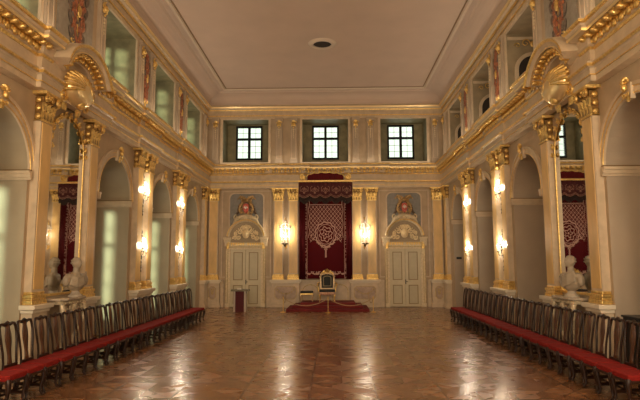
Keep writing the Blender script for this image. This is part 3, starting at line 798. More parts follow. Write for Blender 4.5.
def remeshed(mb, name, m, parent, vox):
    o = mb.build(name, m, parent); md = o.modifiers.new('r', 'REMESH'); md.mode = 'VOXEL'; md.voxel_size = vox; md.use_smooth_shade = True
    sm = o.modifiers.new('s', 'SMOOTH'); sm.iterations = 3
    dg = bpy.context.evaluated_depsgraph_get(); me = bpy.data.meshes.new_from_object(o.evaluated_get(dg)); o.modifiers.clear(); o.data = me
    for p in me.polygons: p.use_smooth = True
    return o
def make_bust(label):
    t = thing('marble_bust', label, 'bust', group='marble busts')
    m = MB()
    m.lathe([(.13, 0), (.13, .03), (.10, .045), (.075, .08), (.065, .11), (.09, .14), (.10, .15)], (0, 0, 0), 20)
    m.build('socle', SLAB, t, smooth=True)
    m = MB()
    m.ell((0, 0, .29), (.235, .12, .19)); m.ell((0, -.02, .20), (.12, .10, .10))
    for sx in (-1, 1):
        m.ell((sx*.17, .01, .38), (.09, .085, .075)); m.ell((sx*.235, .01, .31), (.06, .075, .11))
    m.ell((0, .0, .42), (.12, .09, .06)); m.tube([(0, .01, .40), (0, .0, .56)], [.065, .055], 12)
    # drapery folds across the chest
    for k in range(6):
        z = .22+.035*k; m.tube([(-.20+.01*k, -.06, z+.02), (-.08, -.125, z-.03), (.05, -.13, z+.01), (.18, -.07, z+.09)], .018, 6)
    # head
    m.ell((0, -.005, .665), (.084, .098, .11), None, 16, 12); m.ell((0, -.045, .61), (.052, .055, .06)); m.ell((0, -.085, .585), (.022, .018, .018))
    m.ell((0, -.105, .65), (.014, .022, .026)); m.ell((0, -.092, .682), (.05, .015, .012))
    for sx in (-1, 1): m.ell((sx*.03, -.088, .662), (.013, .01, .008)); m.ell((sx*.078, .0, .65), (.012, .02, .03)); m.ell((sx*.02, -.095, .617), (.016, .01, .007))
    for k in range(16):     # curls
        a = k/16*2*PI
        for zz, rr in ((.745, .05), (.71, .078), (.66, .084)):
            if math.sin(a) < -.1 and zz < .73: continue
            m.ell((rr*math.cos(a), .01+rr*1.1*math.sin(a), zz), (.018, .018, .018), None, 6, 5)
    m.ell((0, .0, .755), (.05, .06, .025))
    remeshed(m, 'figure', MARBLE, t, .009)
    return t
b = make_bust('pale marble bust of a draped man on the left console table'); b.location = (-4.80, 10.78, 1.18); b.scale = (1.12, 1.0, 1.0); b.rotation_euler = (0, 0, RL-.25)
dup(b, (4.84, 10.44, 1.18), RR+.25, 'pale marble bust of a draped man on the right console table')

# ------------------------------------------------------------------ doors with surrounds
def make_door(n, xc, where):
    root = bpy.data.objects.new('door_%d' % n, None); COL.objects.link(root); root['kind'] = 'structure'; root.location = (xc, YB, 0)
    hw, h = .64, 2.37
    for sx in (-1, 1):
        x0, x1 = sorted((sx*.006, sx*hw))
        m = MB(); m.bx(x0, x1, -.06, -.01, .02, h); lf = m.build('door_leaf', DOORM, root, bevel=.005)
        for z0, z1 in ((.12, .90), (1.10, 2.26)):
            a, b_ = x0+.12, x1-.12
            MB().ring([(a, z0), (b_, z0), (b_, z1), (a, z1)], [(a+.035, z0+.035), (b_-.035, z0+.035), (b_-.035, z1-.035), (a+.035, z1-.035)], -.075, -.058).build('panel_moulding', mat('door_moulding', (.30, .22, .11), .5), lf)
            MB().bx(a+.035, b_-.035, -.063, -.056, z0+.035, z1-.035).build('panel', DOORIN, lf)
        if sx > 0:
            m = MB(); m.bx(-.005, .03, -.068, -.06, .93, 1.12); m.tube([(.012, -.07, 1.03), (.012, -.11, 1.03), (.10, -.115, 1.03)], .011, 8); m.build('door_handle', BLACK, lf)
    m = MB()
    for sx in (-1, 1):
        x0, x1 = sorted((sx*hw, sx*(hw+.18))); m.bx(x0, x1, -.10, 0, 0, h+.12); x0, x1 = sorted((sx*(hw+.12), sx*(hw+.18))); m.bx(x0, x1, -.13, 0, 0, h+.16)
        x0, x1 = sorted((sx*(hw+.03), sx*(hw+.20))); m.bx(x0, x1, -.14, 0, 0, .16)
    m.bx(-hw, hw, -.10, 0, h, h+.12); m.bx(-hw-.18, hw+.18, -.13, 0, h+.12, h+.16)
    m.build('door_surround', STUCCO, root, bevel=.006)
    g = MB()
    for sx in (-1, 1):
        g.bx(sx*(hw+.105)-.012, sx*(hw+.105)+.012, -.118, -.09, 0.16, h+.12); g.bx(sx*(hw+.175)-.01, sx*(hw+.175)+.01, -.145, -.12, .16, h+.16)
    g.bx(-hw-.1, hw+.1, -.118, -.09, h+.09, h+.115); g.build('gilded_fillet', OLDGOLD, root)
    # lintel entablature with brackets
    m = MB(); m.bx(-hw-.12, hw+.12, -.12, 0, h+.16, h+.30)
    for sx in (-1, 1): x0, x1 = sorted((sx*(hw-.02), sx*(hw+.27))); m.bx(x0, x1, -.20, 0, h+.30, h+.42); m.bx(x0-.03, x1+.03, -.26, 0, h+.42, h+.50); m.bx(x0+.04, x1-.02, -.20, 0, h+.14, h+.30)
    R0 = .70; zc = h+.46
    arc_sweep([(.0, 0), (.16, 0), (.18, .04), (.24, .06), (.26, .11), (.0, .13)], R0, 22, (0, zc), 0.12, PI-.12, m)
    MB().prism([(R0+.02, h+.30)] + arc(0, zc, R0+.02, 20) + [(-R0-.02, h+.30)], -.08, 0).build('tympanum_field', mat('tan_field', (.36, .27, .155), .5), root)
    m.build('overdoor', STUCCO, root, bevel=.004)
    g = MB()
    for sx in (-1, 1):
        g.scroll((sx*(hw+.1), -.22, h+.22), .07, 1.3, .02, sx, PI/2); g.leaf((sx*(hw+.1), -.20, h+.02), .12, .2, .05)
        for k in range(6): g.leaf((sx*(.10+.1*k), -.12, h+.17), .09, .12, .04)
    arc_sweep([(.235, .05), (.255, .05), (.27, .085), (.25, .09)], R0, 22, (0, zc), 0.12, PI-.12, g)
    g.build('gilded_leafwork', GOLD, root, smooth=True)
    g = MB()
    g.ell((0, -.13, zc+.20), (.16, .06, .21), None, 14, 10); g.ell((0, -.18, zc+.20), (.09, .04, .13), None, 14, 10)
    for sx in (-1, 1):
        for k, (dx, dz, r_) in enumerate(((.26, .28, .11), (.30, .05, .10), (.46, .02, .09), (.14, .47, .08), (.42, .22, .08))):
            g.scroll((sx*dx, -.13, zc+dz), r_, 1.4, .036, -sx if k % 2 else sx, PI/2+k)
        for k in range(7):
            a = .3+k*.2; g.ell((sx*.5*math.cos(a), -.11, zc+.5*math.sin(a)), (.05, .025, .025), Matrix.Rotation(-a*sx, 3, 'Y'), 6, 5)
    g.leaf((0, -.1, zc+.38), .2, .2, .08)
    g.build('tympanum_relief', mat('gilded_stucco', (.86, .68, .40), .42, metal=.15, var=.2, vscale=20), root, smooth=True)
    return root
make_door(1, -3.31, 'left'); make_door(2, 3.31, 'right')

def armorial(xc, w_):
    zc = 3.55
    # grey field behind, rounded at the top
    r = .2; hw = .70; z0, z1 = 2.85, 4.72
    o = [(-hw, z0), (hw, z0)] + arc(hw-r, z1-r, r, 6, 0, PI/2) + arc(-hw+r, z1-r, r, 6, PI/2, PI)
    t = trim(MB().prism(o, -.012, 0), GREY); t.location = (xc, YB, 0)
    k = 1.07
    MB().ring([(a*k, z0 if b < z0+.1 else 3.8+(b-3.8)*1.05) for a, b in o], o, -.05, 0).build('field_moulding', CREAM, t)
    t = thing('coat_of_arms', 'carved coat of arms with red shield, crown and figures above the %s door' % w_, 'coat of arms', (xc, YB, 0), 0, 'coats of arms above the doors')
    m = MB()
    sh = [(-.11, 4.26), (0, 4.29), (.11, 4.26), (.12, 4.08), (.08, 3.95), (0, 3.87), (-.08, 3.95), (-.12, 4.08)]
    m.prism(sh, -.26, -.16); m.build('shield', SHIELD, t, bevel=.01)
    m = MB()        # small white bird charge
    m.ell((0, -.27, 4.10), (.02, .012, .06), None, 8, 6); m.ell((0, -.27, 4.18), (.015, .012, .02), None, 8, 6)
    for sx in (-1, 1):
        for j in range(3): m.ell((sx*(.03+.018*j), -.27, 4.13-.02*j+.01), (.012, .01, .05-.008*j), Matrix.Rotation(.5*sx, 3, 'Y'), 6, 5)
    m.build('bird_charge', WHITE, t, smooth=True)
    m = MB()
    for sx in (-1, 1):
        m.tube([(0, -.06, 4.50), (sx*.16, -.1, 4.42), (sx*.27, -.1, 4.58), (sx*.33, -.07, 4.50)], [.03, .045, .04, .02], 8)
        m.tube([(sx*.08, -.1, 4.40), (sx*.24, -.12, 4.22), (sx*.30, -.12, 4.02), (sx*.22, -.12, 3.86)], [.05, .07, .06, .03], 8)
    for sx in (-1, 1):
        for k in range(5): m.ell((sx*(.15+.03*k), -.09, 4.34-.09*k), (.07, .04, .10), Matrix.Rotation(.5*sx, 3, 'Y'), 8, 6)
        for k in range(3): m.tube([(sx*.03, -.1, 4.46), (sx*(.10+.08*k), -.1, 4.58+.02*k), (sx*(.16+.11*k), -.09, 4.56-.05*k)], [.03, .035, .02], 6)
    m.lathe([(.09, 0), (.12, .03), (.08, .05), (.11, .11), (.06, .16), (.01, .18)], (0, -.16, 4.34), 12)
    m.scroll((-.15, -.15, 3.85), .1, 1.3, .03, 1); m.scroll((.15, -.15, 3.85), .1, 1.3, .03, -1, PI)
    m.build('gilded_mantling', mat('old_gilding', (.48, .31, .13), .45, metal=.5, var=.4, vscale=16), t, smooth=True)
    for sx in (-1, 1):      # supporters
        m = MB(); m.ell((sx*.32, -.12, 4.02), (.055, .05, .11)); m.ell((sx*.31, -.13, 4.17), (.035, .035, .045)); m.tube([(sx*.33, -.12, 3.95), (sx*.42, -.14, 3.84), (sx*.46, -.14, 3.70)], [.05, .045, .03], 8)
        m.tube([(sx*.32, -.13, 4.08), (sx*.24, -.17, 4.10), (sx*.17, -.17, 4.16)], [.025, .02, .02], 6); m.build('supporter', mat('bronze_figure', (.10, .06, .035), .4, var=.3, vscale=12), t, smooth=True)
    m = MB()
    for sx in (-1, 1):
        m.tube([(0, -.14, 3.78), (sx*.2, -.2, 3.74), (sx*.42, -.18, 3.62), (sx*.55, -.14, 3.42)], [.07, .08, .07, .03], 8)
        m.scroll((sx*.40, -.16, 3.70), .12, 1.3, .035, -sx, PI/2); m.ell((sx*.2, -.16, 3.68), (.12, .06, .06))
    m.ell((0, -.15, 3.70), (.14, .07, .09)); m.build('scrolled_base', STUCCO, t, smooth=True)
armorial(-3.31, 'left'); armorial(3.31, 'right')

# ------------------------------------------------------------------ wall lanterns
def flame_at(m, p, k=1.0): m.lathe([(.001, -.005), (.013*k, .012*k), (.017*k, .03*k), (.010*k, .055*k), (.001, .085*k)], p, 8)
def make_lantern(label):
    t = thing('wall_lantern', label, 'lantern', group='glazed wall lanterns')
    Y0 = -.42; R = .235; zb, zt = 2.62, 3.24
    hexp = [(R*math.cos(PI/6+k*PI/3), R*math.sin(PI/6+k*PI/3)) for k in range(6)]
    m = MB()
    for k in range(6):
        a, b_ = hexp[k], hexp[(k+1) % 6]
        m.tube([(a[0]*.78, Y0+a[1]*.78, zb), (a[0], Y0+a[1], zt)], .012, 6)
        m.tube([(a[0], Y0+a[1], zt), (b_[0], Y0+b_[1], zt)], .014, 6); m.tube([(a[0]*.78, Y0+a[1]*.78, zb), (b_[0]*.78, Y0+b_[1]*.78, zb)], .014, 6)
        m.leaf((a[0]*1.03, Y0+a[1]*1.03, zt), .07, .10, .03); m.ell((a[0]*.8, Y0+a[1]*.8, zb-.03), (.02, .02, .035), None, 6, 5)
    m.build('frame', mat('pale_gilding', (.80, .74, .64), .4, metal=.3), t, smooth=True)
    m = MB()
    for k in range(6):
        a, b_ = hexp[k], hexp[(k+1) % 6]; m.face([(a[0]*.76, Y0+a[1]*.76, zb), (b_[0]*.76, Y0+b_[1]*.76, zb), (b_[0]*.98, Y0+b_[1]*.98, zt), (a[0]*.98, Y0+a[1]*.98, zt)])
    m.build('glass', LGLASS, t)
    m = MB()
    for k in range(6):
        a = hexp[k]; m.tube([(a[0]*.95, Y0+a[1]*.95, zt+.02), (a[0]*.75, Y0+a[1]*.75, zt+.13), (a[0]*.25, Y0+a[1]*.25, zt+.19), (0, Y0, zt+.27)], [.014, .018, .016, .012], 6)
    m.lathe([(.03, 0), (.05, .03), (.02, .06), (.035, .09), (.001, .12)], (0, Y0, zt+.24), 10); m.build('crown', mat('pale_gilding', (.80, .74, .64), .4, metal=.3), t, smooth=True)
    m = MB(); m.lathe([(.14, 0), (.12, -.04), (.05, -.07), (.06, -.11), (.02, -.15), (.001, -.19)], (0, Y0, zb), 12); m.build('base_finial', mat('dark_gilding', (.13, .08, .03), .4, metal=.8), t, smooth=True)
    m = MB(); m.tube([(0, -.02, 3.10), (0, -.16, 3.60), (0, -.34, 3.66), (0, Y0, 3.60)], .022, 8); m.tube([(0, -.02, 2.5), (0, -.15, 2.40), (0, -.36, 2.42), (0, Y0, 2.50)], .022, 8)
    m.ell((0, -.03, 3.05), (.06, .03, .14)); m.ell((0, -.03, 2.52), (.05, .03, .10)); m.build('bracket', GOLD, t, smooth=True)
    for k in range(4):
        a = k*PI/2+PI/4; x, y = .075*math.cos(a), Y0+.075*math.sin(a)
        c = MB().lathe([(.012, 0), (.012, .22)], (x, y, zb+.02), 8).build('candle', WAX, t)
        f_ = MB(); flame_at(f_, (x, y, zb+.245), 1.0); f_.build('flame', FLAME, c, smooth=True)
    return t
ln = make_lantern('gilded glass wall lantern left of the throne canopy'); ln.location = (-1.64, YB, 0)
dup(ln, (1.64, YB, 0), 0, 'gilded glass wall lantern right of the throne canopy')

# ------------------------------------------------------------------ sconces on the side piers
def make_sconce():
    t = thing('wall_sconce', '', 'sconce')
    D = .0
    m = MB(); m.ell((0, -.03, .28), (.06, .03, .11)); m.ell((0, -.03, .0), (.05, .035, .16)); m.ell((0, -.03, -.36), (.035, .025, .10))
    m.tube([(0, -.03, .5), (0, -.04, .3), (0, -.03, -.45)], [.012, .022, .012], 8)
    for sx in (-1, 1): m.scroll((sx*.06, -.04, .36), .06, 1.3, .014, sx, PI/2); m.scroll((sx*.055, -.04, -.20), .055, 1.3, .013, -sx, PI/2); m.scroll((sx*.06, -.04, .16), .05, 1.2, .012, -sx)
    m.leaf((0, -.03, .46), .10, .14, .04)
    for z in (.50, .42, .22, -.30, -.46, -.54): m.ell((0, -.05, z), (.045, .035, .035), None, 8, 6)
    for sx in (-1, 1): m.scroll((sx*.05, -.04, .52), .05, 1.3, .014, -sx, PI/2); m.scroll((sx*.045, -.04, -.44), .045, 1.3, .012, sx)
    m.tube([(0, -.03, .62), (0, -.03, -.62)], [.008, .008], 6)
    m.build('backplate', BLACK, t, smooth=True)
    for ang, L_, z in ((-60, .10, .0), (0, .16, -.05), (60, .10, .0), (-28, .09, .16), (28, .09, .16)):
        a = math.radians(ang); dx, dy = math.sin(a), -math.cos(a)
        m = MB(); m.tube([(0, -.04, z-.04), (dx*L_*.4, -.04+dy*L_*.4, z-.12), (dx*L_*.85, -.04+dy*L_*.85, z-.09), (dx*L_, -.04+dy*L_, z)], .010, 6)
        px, py = dx*L_, -.04+dy*L_
        m.lathe([(.008, -.02), (.035, 0), (.038, .012), (.015, .015)], (px, py, z), 10); arm = m.build('arm', BLACK, t, smooth=True)
        MB().lathe([(.011, 0), (.011, .09)], (px, py, z+.012), 8).build('candle', WAX, arm)
        f_ = MB(); flame_at(f_, (px, py, z+.11), 1.25); f_.build('flame', FLAME, arm, smooth=True)
    m = MB()
    for k in range(14):
        a = PI+k*PI/13; r_ = .11+.05*(k % 2); m.ell((r_*math.cos(a), -.05+r_*math.sin(a)*.9, -.14-.05*(k % 3)), (.010, .010, .028), None, 6, 4)
    for k in range(6): m.ell((0, -.08, -.28-.05*k), (.013, .013, .02), None, 6, 4)
    m.build('crystal_drops', CRYSTAL, t)
    return t
S0 = make_sconce(); sf = [True]
lights = []
for s, rz, w_ in ((-1, RL, 'left'), (1, RR, 'right')):
    for p, pn in zip(PIER, ('nearer', 'farther')):
        for z, zn in ((3.72, 'upper'), (2.16, 'lower')):
            lab = '%s of two candle sconces on the %s pier of the %s wall' % (zn, pn, w_)
            loc = (s*(W-.01), p, z)
            if sf[0]: sf[0] = False; S0.location = loc; S0.rotation_euler = (0, 0, rz); S0['label'] = lab; S0['group'] = 'candle sconces on the side piers'
            else: dup(S0, loc, rz, lab, 'candle sconces on the side piers')
            lights.append((s*(W-.27), p, z+.16))

# ------------------------------------------------------------------ throne canopy
CN = thing('throne_canopy', 'dark red embroidered canopy and hanging behind the throne', 'canopy', (.03, YB, -.06))
m = MB(); m.bx(-.98, .98, -.16, -.135, 1.22, 5.0); o = m.build('backcloth', EMB, CN)
for v in o.data.vertices: v.co.z -= 3.05
o.location = (0, 0, 3.05)
for sx in (-1, 1):
    rows = []
    for z in (1.20, 2.2, 3.2, 4.95):
        rows.append([(sx*(.84+.26*i/24), -.20-.028*math.sin(i*PI/24*9), z) for i in range(25)])
    m = MB().loft(rows); o = m.build('side_curtain', CURT, CN, smooth=True); o.modifiers.new('s', 'SOLIDIFY').thickness = .012
m = MB(); m.bx(-1.14, 1.14, -.50, 0, 5.20, 5.28); m.bx(-1.16, 1.16, -.52, -.48, 5.22, 5.27); m.build('cornice_rail', GOLD, CN, bevel=.008)
m = MB(); rows = []
def sw(x, z): return -.44-.03*math.sin(x*22)
for zf in range(5):
    row = []
    for i in range(97):
        x = -1.10+2.2*i/96; ph = (x+1.10)/2.2*5; drop = .56+.10*abs(math.sin(ph*PI)); row.append((x, -.46-.012*math.sin(x*40), 5.21-drop*zf/4))
    rows.append(row)
m.loft(rows); o = m.build('valance', mat('valance_velvet', (.075, .008, .011), .7), CN, smooth=True); o.modifiers.new('s', 'SOLIDIFY').thickness = .01
for sx in (-1, 1): MB().bx(sx*1.11-.01, sx*1.11+.01, -.45, -.02, 4.68, 5.21).build('valance_side', mat('valance_velvet', (.075, .008, .011), .7), CN)
m = MB()        # scalloped lace bands and tassel drops on the valance
for rr, off in ((.014, .0), (.010, .055)):
    pts = []
    for i in range(121):
        x = -1.09+2.18*i/120; ph = (x+1.10)/2.2*5; pts.append((x, -.485-.012*math.sin(x*40), 5.21-(.56-off)-.10*abs(math.sin(ph*PI))))
    m.tube(pts, rr, 6)
for k in range(5):
    xc = -.88+.44*k
    for sx in (-1, 1): m.scroll((xc+sx*.09, -.49, 4.86), .075, 1.3, .016, sx, PI/2); m.tube([(xc+sx*.16, -.49, 4.80), (xc+sx*.17, -.49, 4.98), (xc+sx*.10, -.49, 5.03)], .012, 6)
    m.ell((xc, -.49, 4.76), (.05, .01, .05)); m.ell((xc, -.49, 4.94), (.03, .01, .05))
m.build('lace_trim', LACE, CN, smooth=True)
m = MB()        # swagged fringe under the valance
for k in range(5):
    x0 = -1.08+.432*k
    for j in range(4):
        m.tube([(x0+.432*i/8, -.36-.03*math.sin(i*PI/8)-.01*j, 4.60-.02*j-(.07+.05*j)*math.sin(i*PI/8)) for i in range(9)], .028, 6)
    m.ell((x0, -.36, 4.50), (.04, .04, .12))
m.ell((1.08, -.36, 4.50), (.04, .04, .12)); m.build('swag', SWAG, CN, smooth=True)
m = MB(); m.prism([(.76, 5.28)] + [(.76*math.cos(a*PI/20)**1 if 1 else 0, 5.40+.20*math.sin(a*PI/20)**.6) for a in range(0, 21)] + [(-.76, 5.28)], -.40, -.22); m.build('crown_cloth', CURT, CN)
m = MB()
pts = [(.78*math.cos(a*PI/40), -.41, 5.42+.21*max(math.sin(a*PI/40), 0)**.6 - .035*abs(math.sin(a*PI/40*7))) for a in range(41)]
m.tube(pts, .020, 6)
for sx in (-1, 1): m.scroll((sx*.93, -.40, 5.42), .13, 1.4, .04, -sx, PI/2); m.leaf((sx*.93, -.38, 5.28), .2, .22, .06)
m.build('crown_scrolls', GOLD, CN, smooth=True)

# ------------------------------------------------------------------ dais, throne, stool
DC = .12
d = thing('dais', 'three-step dais covered in dark red carpet below the canopy', 'dais', (DC, 0, 0))
for k, (hw, y0) in enumerate(((1.56, 20.42), (1.34, 20.75), (1.06, 21.05))):
    m = MB(); m.bx(-hw, hw, y0, YB-.27, k*.097+.001, (k+1)*.097); m.build('step', REDCARP, d, bevel=.012)
DZ = .291
def cab_leg(m, x, y, h, r, sx, sy):
    m.tube([(x, y, h), (x+sx*.02, y+sy*.02, h*.8), (x, y, h*.45), (x-sx*.008, y-sy*.008, h*.18), (x+sx*.02, y+sy*.02, .015)], [r*1.25, r*1.35, r*.85, r*.6, r*.9], 8)
TH = thing('throne', 'gilded armchair throne with black upholstered back on the red dais', 'throne', (.09, 21.75, DZ)); TH.scale = (1, 1, .94)
m = MB(); hw = .29
o = [(-hw, .50), (hw, .50), (hw+.01, 1.06), (hw-.03, 1.13), (.13, 1.17), (0, 1.19), (-.13, 1.17), (-hw+.03, 1.13), (-hw-.01, 1.06)]
i = [(a*.80, .84+(b_-.84)*.86) for a, b_ in o]
m.ring(o, i, .24, .31)
for p in o[2:]: m.ell((p[0]*.93, .24, p[1]-.03), (.045, .03, .045))
m.build('back_frame', mat('pale_throne_gilding', (.66, .48, .28), .4, metal=.55, var=.2, vscale=20), TH, smooth=False, bevel=.012)
MB().prism([(a*.98, b_) for a, b_ in i], .265, .30).build('back_upholstery', CLOTHD, TH)
m = MB(); k = .68; i2 = [(a*.70, .84+(b_-.84)*.76) for a, b_ in i]; m.ring(i2, [(a*.84, .84+(b_-.84)*.88) for a, b_ in i2], .255, .268); m.build('gold_braid', mat('braid', (.35, .28, .16), .6), TH)
m = MB()
for sx in (-1, 1): m.scroll((sx*.10, .26, 1.21), .07, 1.2, .03, -sx, PI/2); m.tube([(sx*.05, .26, 1.2), (sx*.16, .26, 1.22), (sx*.26, .26, 1.14)], [.04, .035, .02], 8)
m.ell((0, .26, 1.27), (.06, .03, .07)); m.lathe([(.05, 0), (.08, .03), (.05, .05), (.06, .08), (.02, .10), (.001, .12)], (0, .26, 1.25), 10)
m.build('crest', GOLD, TH, smooth=True)
m = MB(); m.bx(-.31, .31, -.28, .28, .40, .49); m.build('seat_cushion', CLOTHD, TH, bevel=.03)
m = MB(); m.bx(-.32, .32, -.29, .29, .31, .40)
for k in range(5): m.ell((-.24+.12*k, -.295, .33), (.06, .02, .06))
m.build('seat_apron', mat('rose_gilding', (.52, .30, .19), .45, metal=.4, var=.3, vscale=20), TH, bevel=.01)
for sx in (-1, 1):
    m = MB(); m.tube([(sx*.31, .26, .78), (sx*.36, .05, .76), (sx*.37, -.22, .72)], [.028, .035, .04], 8); m.tube([(sx*.37, -.20, .71), (sx*.34, -.16, .55), (sx*.32, -.20, .40)], [.03, .025, .03], 8); m.ell((sx*.37, -.25, .71), (.045, .045, .045)); m.build('armrest', GOLD, TH, smooth=True)
    for sy in (-1, 1): m = MB(); cab_leg(m, sx*.28, sy*.24, .32, .03, sx, sy); m.build('leg', GOLD, TH, smooth=True)
ST = thing('footstool', 'low gilded stool with a dark cushion left of the throne', 'stool', (-.72, 21.7, DZ))
m = MB(); m.bx(-.25, .25, -.19, .19, .33, .41); m.build('cushion', CLOTHD, ST, bevel=.025)
m = MB(); m.bx(-.25, .25, -.19, .19, .27, .33); m.build('seat_rail', GOLD, ST, bevel=.008)
for sx in (-1, 1):
    for sy in (-1, 1): m = MB(); cab_leg(m, sx*.22, sy*.16, .28, .024, sx, sy); m.build('leg', mat('pale_throne_gilding', (.66, .48, .28), .4), ST, smooth=True)

# barrier posts and ropes
posts = [(-1.52, 20.22, 'at the left corner of the dais'), (.14, 20.05, 'in the middle in front of the dais'), (1.80, 20.22, 'at the right corner of the dais')]
pr = None
for x, y, l in posts:
    lab = 'short gilded barrier post ' + l
    if pr is None:
        pr = thing('barrier_post', lab, 'barrier post', (x, y, 0), 0, 'barrier posts')
        MB().lathe([(.11, 0), (.11, .015), (.05, .03), (.02, .05)], (0,0,0), 16).build('base', GOLD, pr, smooth=True)
        MB().lathe([(.014, .045), (.014, .50), (.03, .51), (.03, .53), (.014, .54), (.025, .57), (.001, .60)], (0,0,0), 12).build('pole', GOLD, pr, smooth=True)
    else: dup(pr, (x, y, 0), 0, lab)
def rope(a, b_, sag, label):
    a, b_ = Vector(a), Vector(b_); pts = [a.lerp(b_, i/16) - Vector((0, 0, sag*4*(i/16)*(1-i/16))) for i in range(17)]
    tag(MB().tube(pts, .013, 6).build('barrier_rope', ROPEM, smooth=True), label, 'rope', 'barrier ropes')
rope((-1.50, 20.22, .51), (.12, 20.05, .51), .26, 'sagging rope between the left and middle barrier posts'); rope((.16, 20.05, .51), (1.78, 20.22, .51), .26, 'sagging rope between the middle and right barrier posts')
rope((-1.52, 20.24, .51), (-1.60, YB-.24, .60), .28, 'rope from the left barrier post back to the wall'); rope((1.80, 20.24, .51), (1.75, YB-.24, .60), .28, 'rope from the right barrier post back to the wall')

# lectern
p = thing('lectern', 'low lectern with dark red front standing before the left door', 'lectern', (-3.17, 20.55, 0))
m = MB()
for sx in (-1, 1): m.bx(sx*.20-.035 if sx > 0 else -.235, sx*.20+.035 if sx > 0 else -.165, -.16, .18, 0, .76)
m.build('side_panel', PODF, p, bevel=.006)
MB().bx(-.165, .165, -.15, .16, .0, .77).build('front_panel', REDPOD, p)
MB().bx(-.33, .33, -.20, .22, .76, .83).build('top', PODT, p, bevel=.008)
sg = tag(MB().box((0, 0, .02), (.15, .05, .04), Matrix.Rotation(.3, 3, 'X')).build('name_card', WHITE), 'small white card lying at the front edge of the lectern top', 'card'); sg.location = (-3.19, 20.42, .825)

# dark cabinet in the near right arch, small panel on the far right jamb
c = thing('equipment_cabinet', 'black cabinet behind the chairs in the near right arch', 'cabinet', (W+.16, 8.42, 0))
MB().bx(-.28, .28, -.42, .42, .05, .97).build('body', BLACK, c, bevel=.01); MB().bx(-.30, .30, -.44, .44, .97, 1.0).build('lid', BLACK, c, bevel=.006)
m = MB(); m.bx(-.25, .25, -.38, .38, 0, .05); m.build('plinth', BLACK, c)
c = tag(MB().bx(-.10, .10, -.03, 0, -.045, .045).build('wall_sign', BLACK, bevel=.008), 'small black sign on the jamb of the far right arch', 'sign'); c.location = (W+.18, ARCH[3]+AR-.001, 1.98)

# ceiling rosette
c = thing('ceiling_vent', 'round dark ceiling opening with a moulded rim', 'ceiling vent', (0.02, 17.15, Z_CEIL))
m = MB(); 
pr_ = [(.30, -.0), (.30, -.05), (.34, -.07), (.40, -.05), (.44, -.02), (.47, 0)]
n = 32
V = [[m.bm.verts.new((r*math.cos(2*PI*j/n), r*math.sin(2*PI*j/n), z)) for j in range(n)] for r, z in pr_]
for A, B in zip(V, V[1:]):
    for j in range(n): m.bm.faces.new((A[j], A[(j+1) % n], B[(j+1) % n], B[j]))
m.build('rim', mat('ceiling_trim', (0.66, 0.55, 0.43), .6), c, smooth=True)
MB().lathe([(.31, -.012), (.31, -.002)], (0,0,0), 32).build('shade_disc', HOLE_SHADE, c)  # solid disc, the shade inside the opening painted as dark colour

# ------------------------------------------------------------------ chairs
def make_chair():
    t = thing('dining_chair', '', 'chair')
    w, dp, h = .43, .40, .405
    m = MB(); m.prism([(-.20, -.20), (.20, -.20), (.208, -.12), (.17, .18), (-.17, .18), (-.208, -.12)], h-.055, h+.02, 'z'); m.build('seat', REDSEAT, t, bevel=.018)
    m = MB(); m.prism([(-.203, -.205), (.203, -.205), (.211, -.12), (.173, .19), (-.173, .19), (-.211, -.12)], h-.085, h-.05, 'z'); m.build('seat_rail', DARKW, t, bevel=.006)
    for sx in (-1, 1):
        m = MB(); cab_leg(m, sx*.175, -.175, h-.04, .027, sx, -1); m.build('leg', DARKW, t, smooth=True)
        m = MB(); m.tube([(sx*.165, .175, h-.04), (sx*.165, .19, h*.55), (sx*.17, .205, h*.25), (sx*.18, .24, 0.012)], [.025, .022, .021, .024], 8); m.build('leg', DARKW, t, smooth=True)
    m = MB()
    for sx in (-1, 1): m.tube([(sx*.178, -.165, .13), (sx*.17, .0, .14), (sx*.17, .20, .15)], [.012, .017, .012], 6)
    m.tube([(-.172, .0, .14), (0, .0, .145), (.172, .0, .14)], [.012, .018, .012], 6); m.build('stretcher', DARKW, t, smooth=True)
    # back: stiles bowed like a violin, yoke crest
    m = MB(); pts = []
    L = [(.155, .185, h-.02), (.146, .19, h+.08), (.152, .20, h+.20), (.174, .215, h+.34), (.184, .235, h+.47), (.180, .252, h+.555), (.158, .26, h+.597), (.110, .262, h+.600), (.055, .262, h+.585), (0, .262, h+.612)]
    R_ = [(-a, b_, c_) for a, b_, c_ in L[:-1]][::-1]
    rad = [.017, .016, .016, .017, .018, .019, .021, .022, .026, .028]
    m.tube(L+R_, rad + rad[:-1][::-1], 8, nrm=(0, 1, 0)); m.build('back_frame', DARKW, t, smooth=True)
    rows = []
    for z, ww in ((h+.03, .06), (h+.10, .042), (h+.17, .036), (h+.25, .048), (h+.36, .068), (h+.45, .066), (h+.53, .045), (h+.60, .05)):
        y = .19+.075*((z-h)/.6); rows.append([(-ww, y, z), (-ww*.4, y-.008, z), (ww*.4, y-.008, z), (ww, y, z)])
    m = MB().loft(rows); o = m.build('splat', SPLATW, t, smooth=True); o.modifiers.new('s', 'SOLIDIFY').thickness = .012
    m = MB(); m.bx(-.16, .16, .172, .20, h+.0, h+.055); m.build('shoe_rail', DARKW, t, bevel=.006)
    return t
ORD = ['first', 'second', 'third', 'fourth', 'fifth', 'sixth', 'seventh', 'eighth', 'ninth', 'tenth', 'eleventh', 'twelfth', 'thirteenth', 'fourteenth', 'fifteenth', 'sixteenth', 'seventeenth', 'eighteenth', 'nineteenth', 'twentieth', 'twenty-first', 'twenty-second', 'twenty-third', 'twenty-fourth', 'twenty-fifth', 'twenty-sixth']
CH = make_chair(); cf = [True]
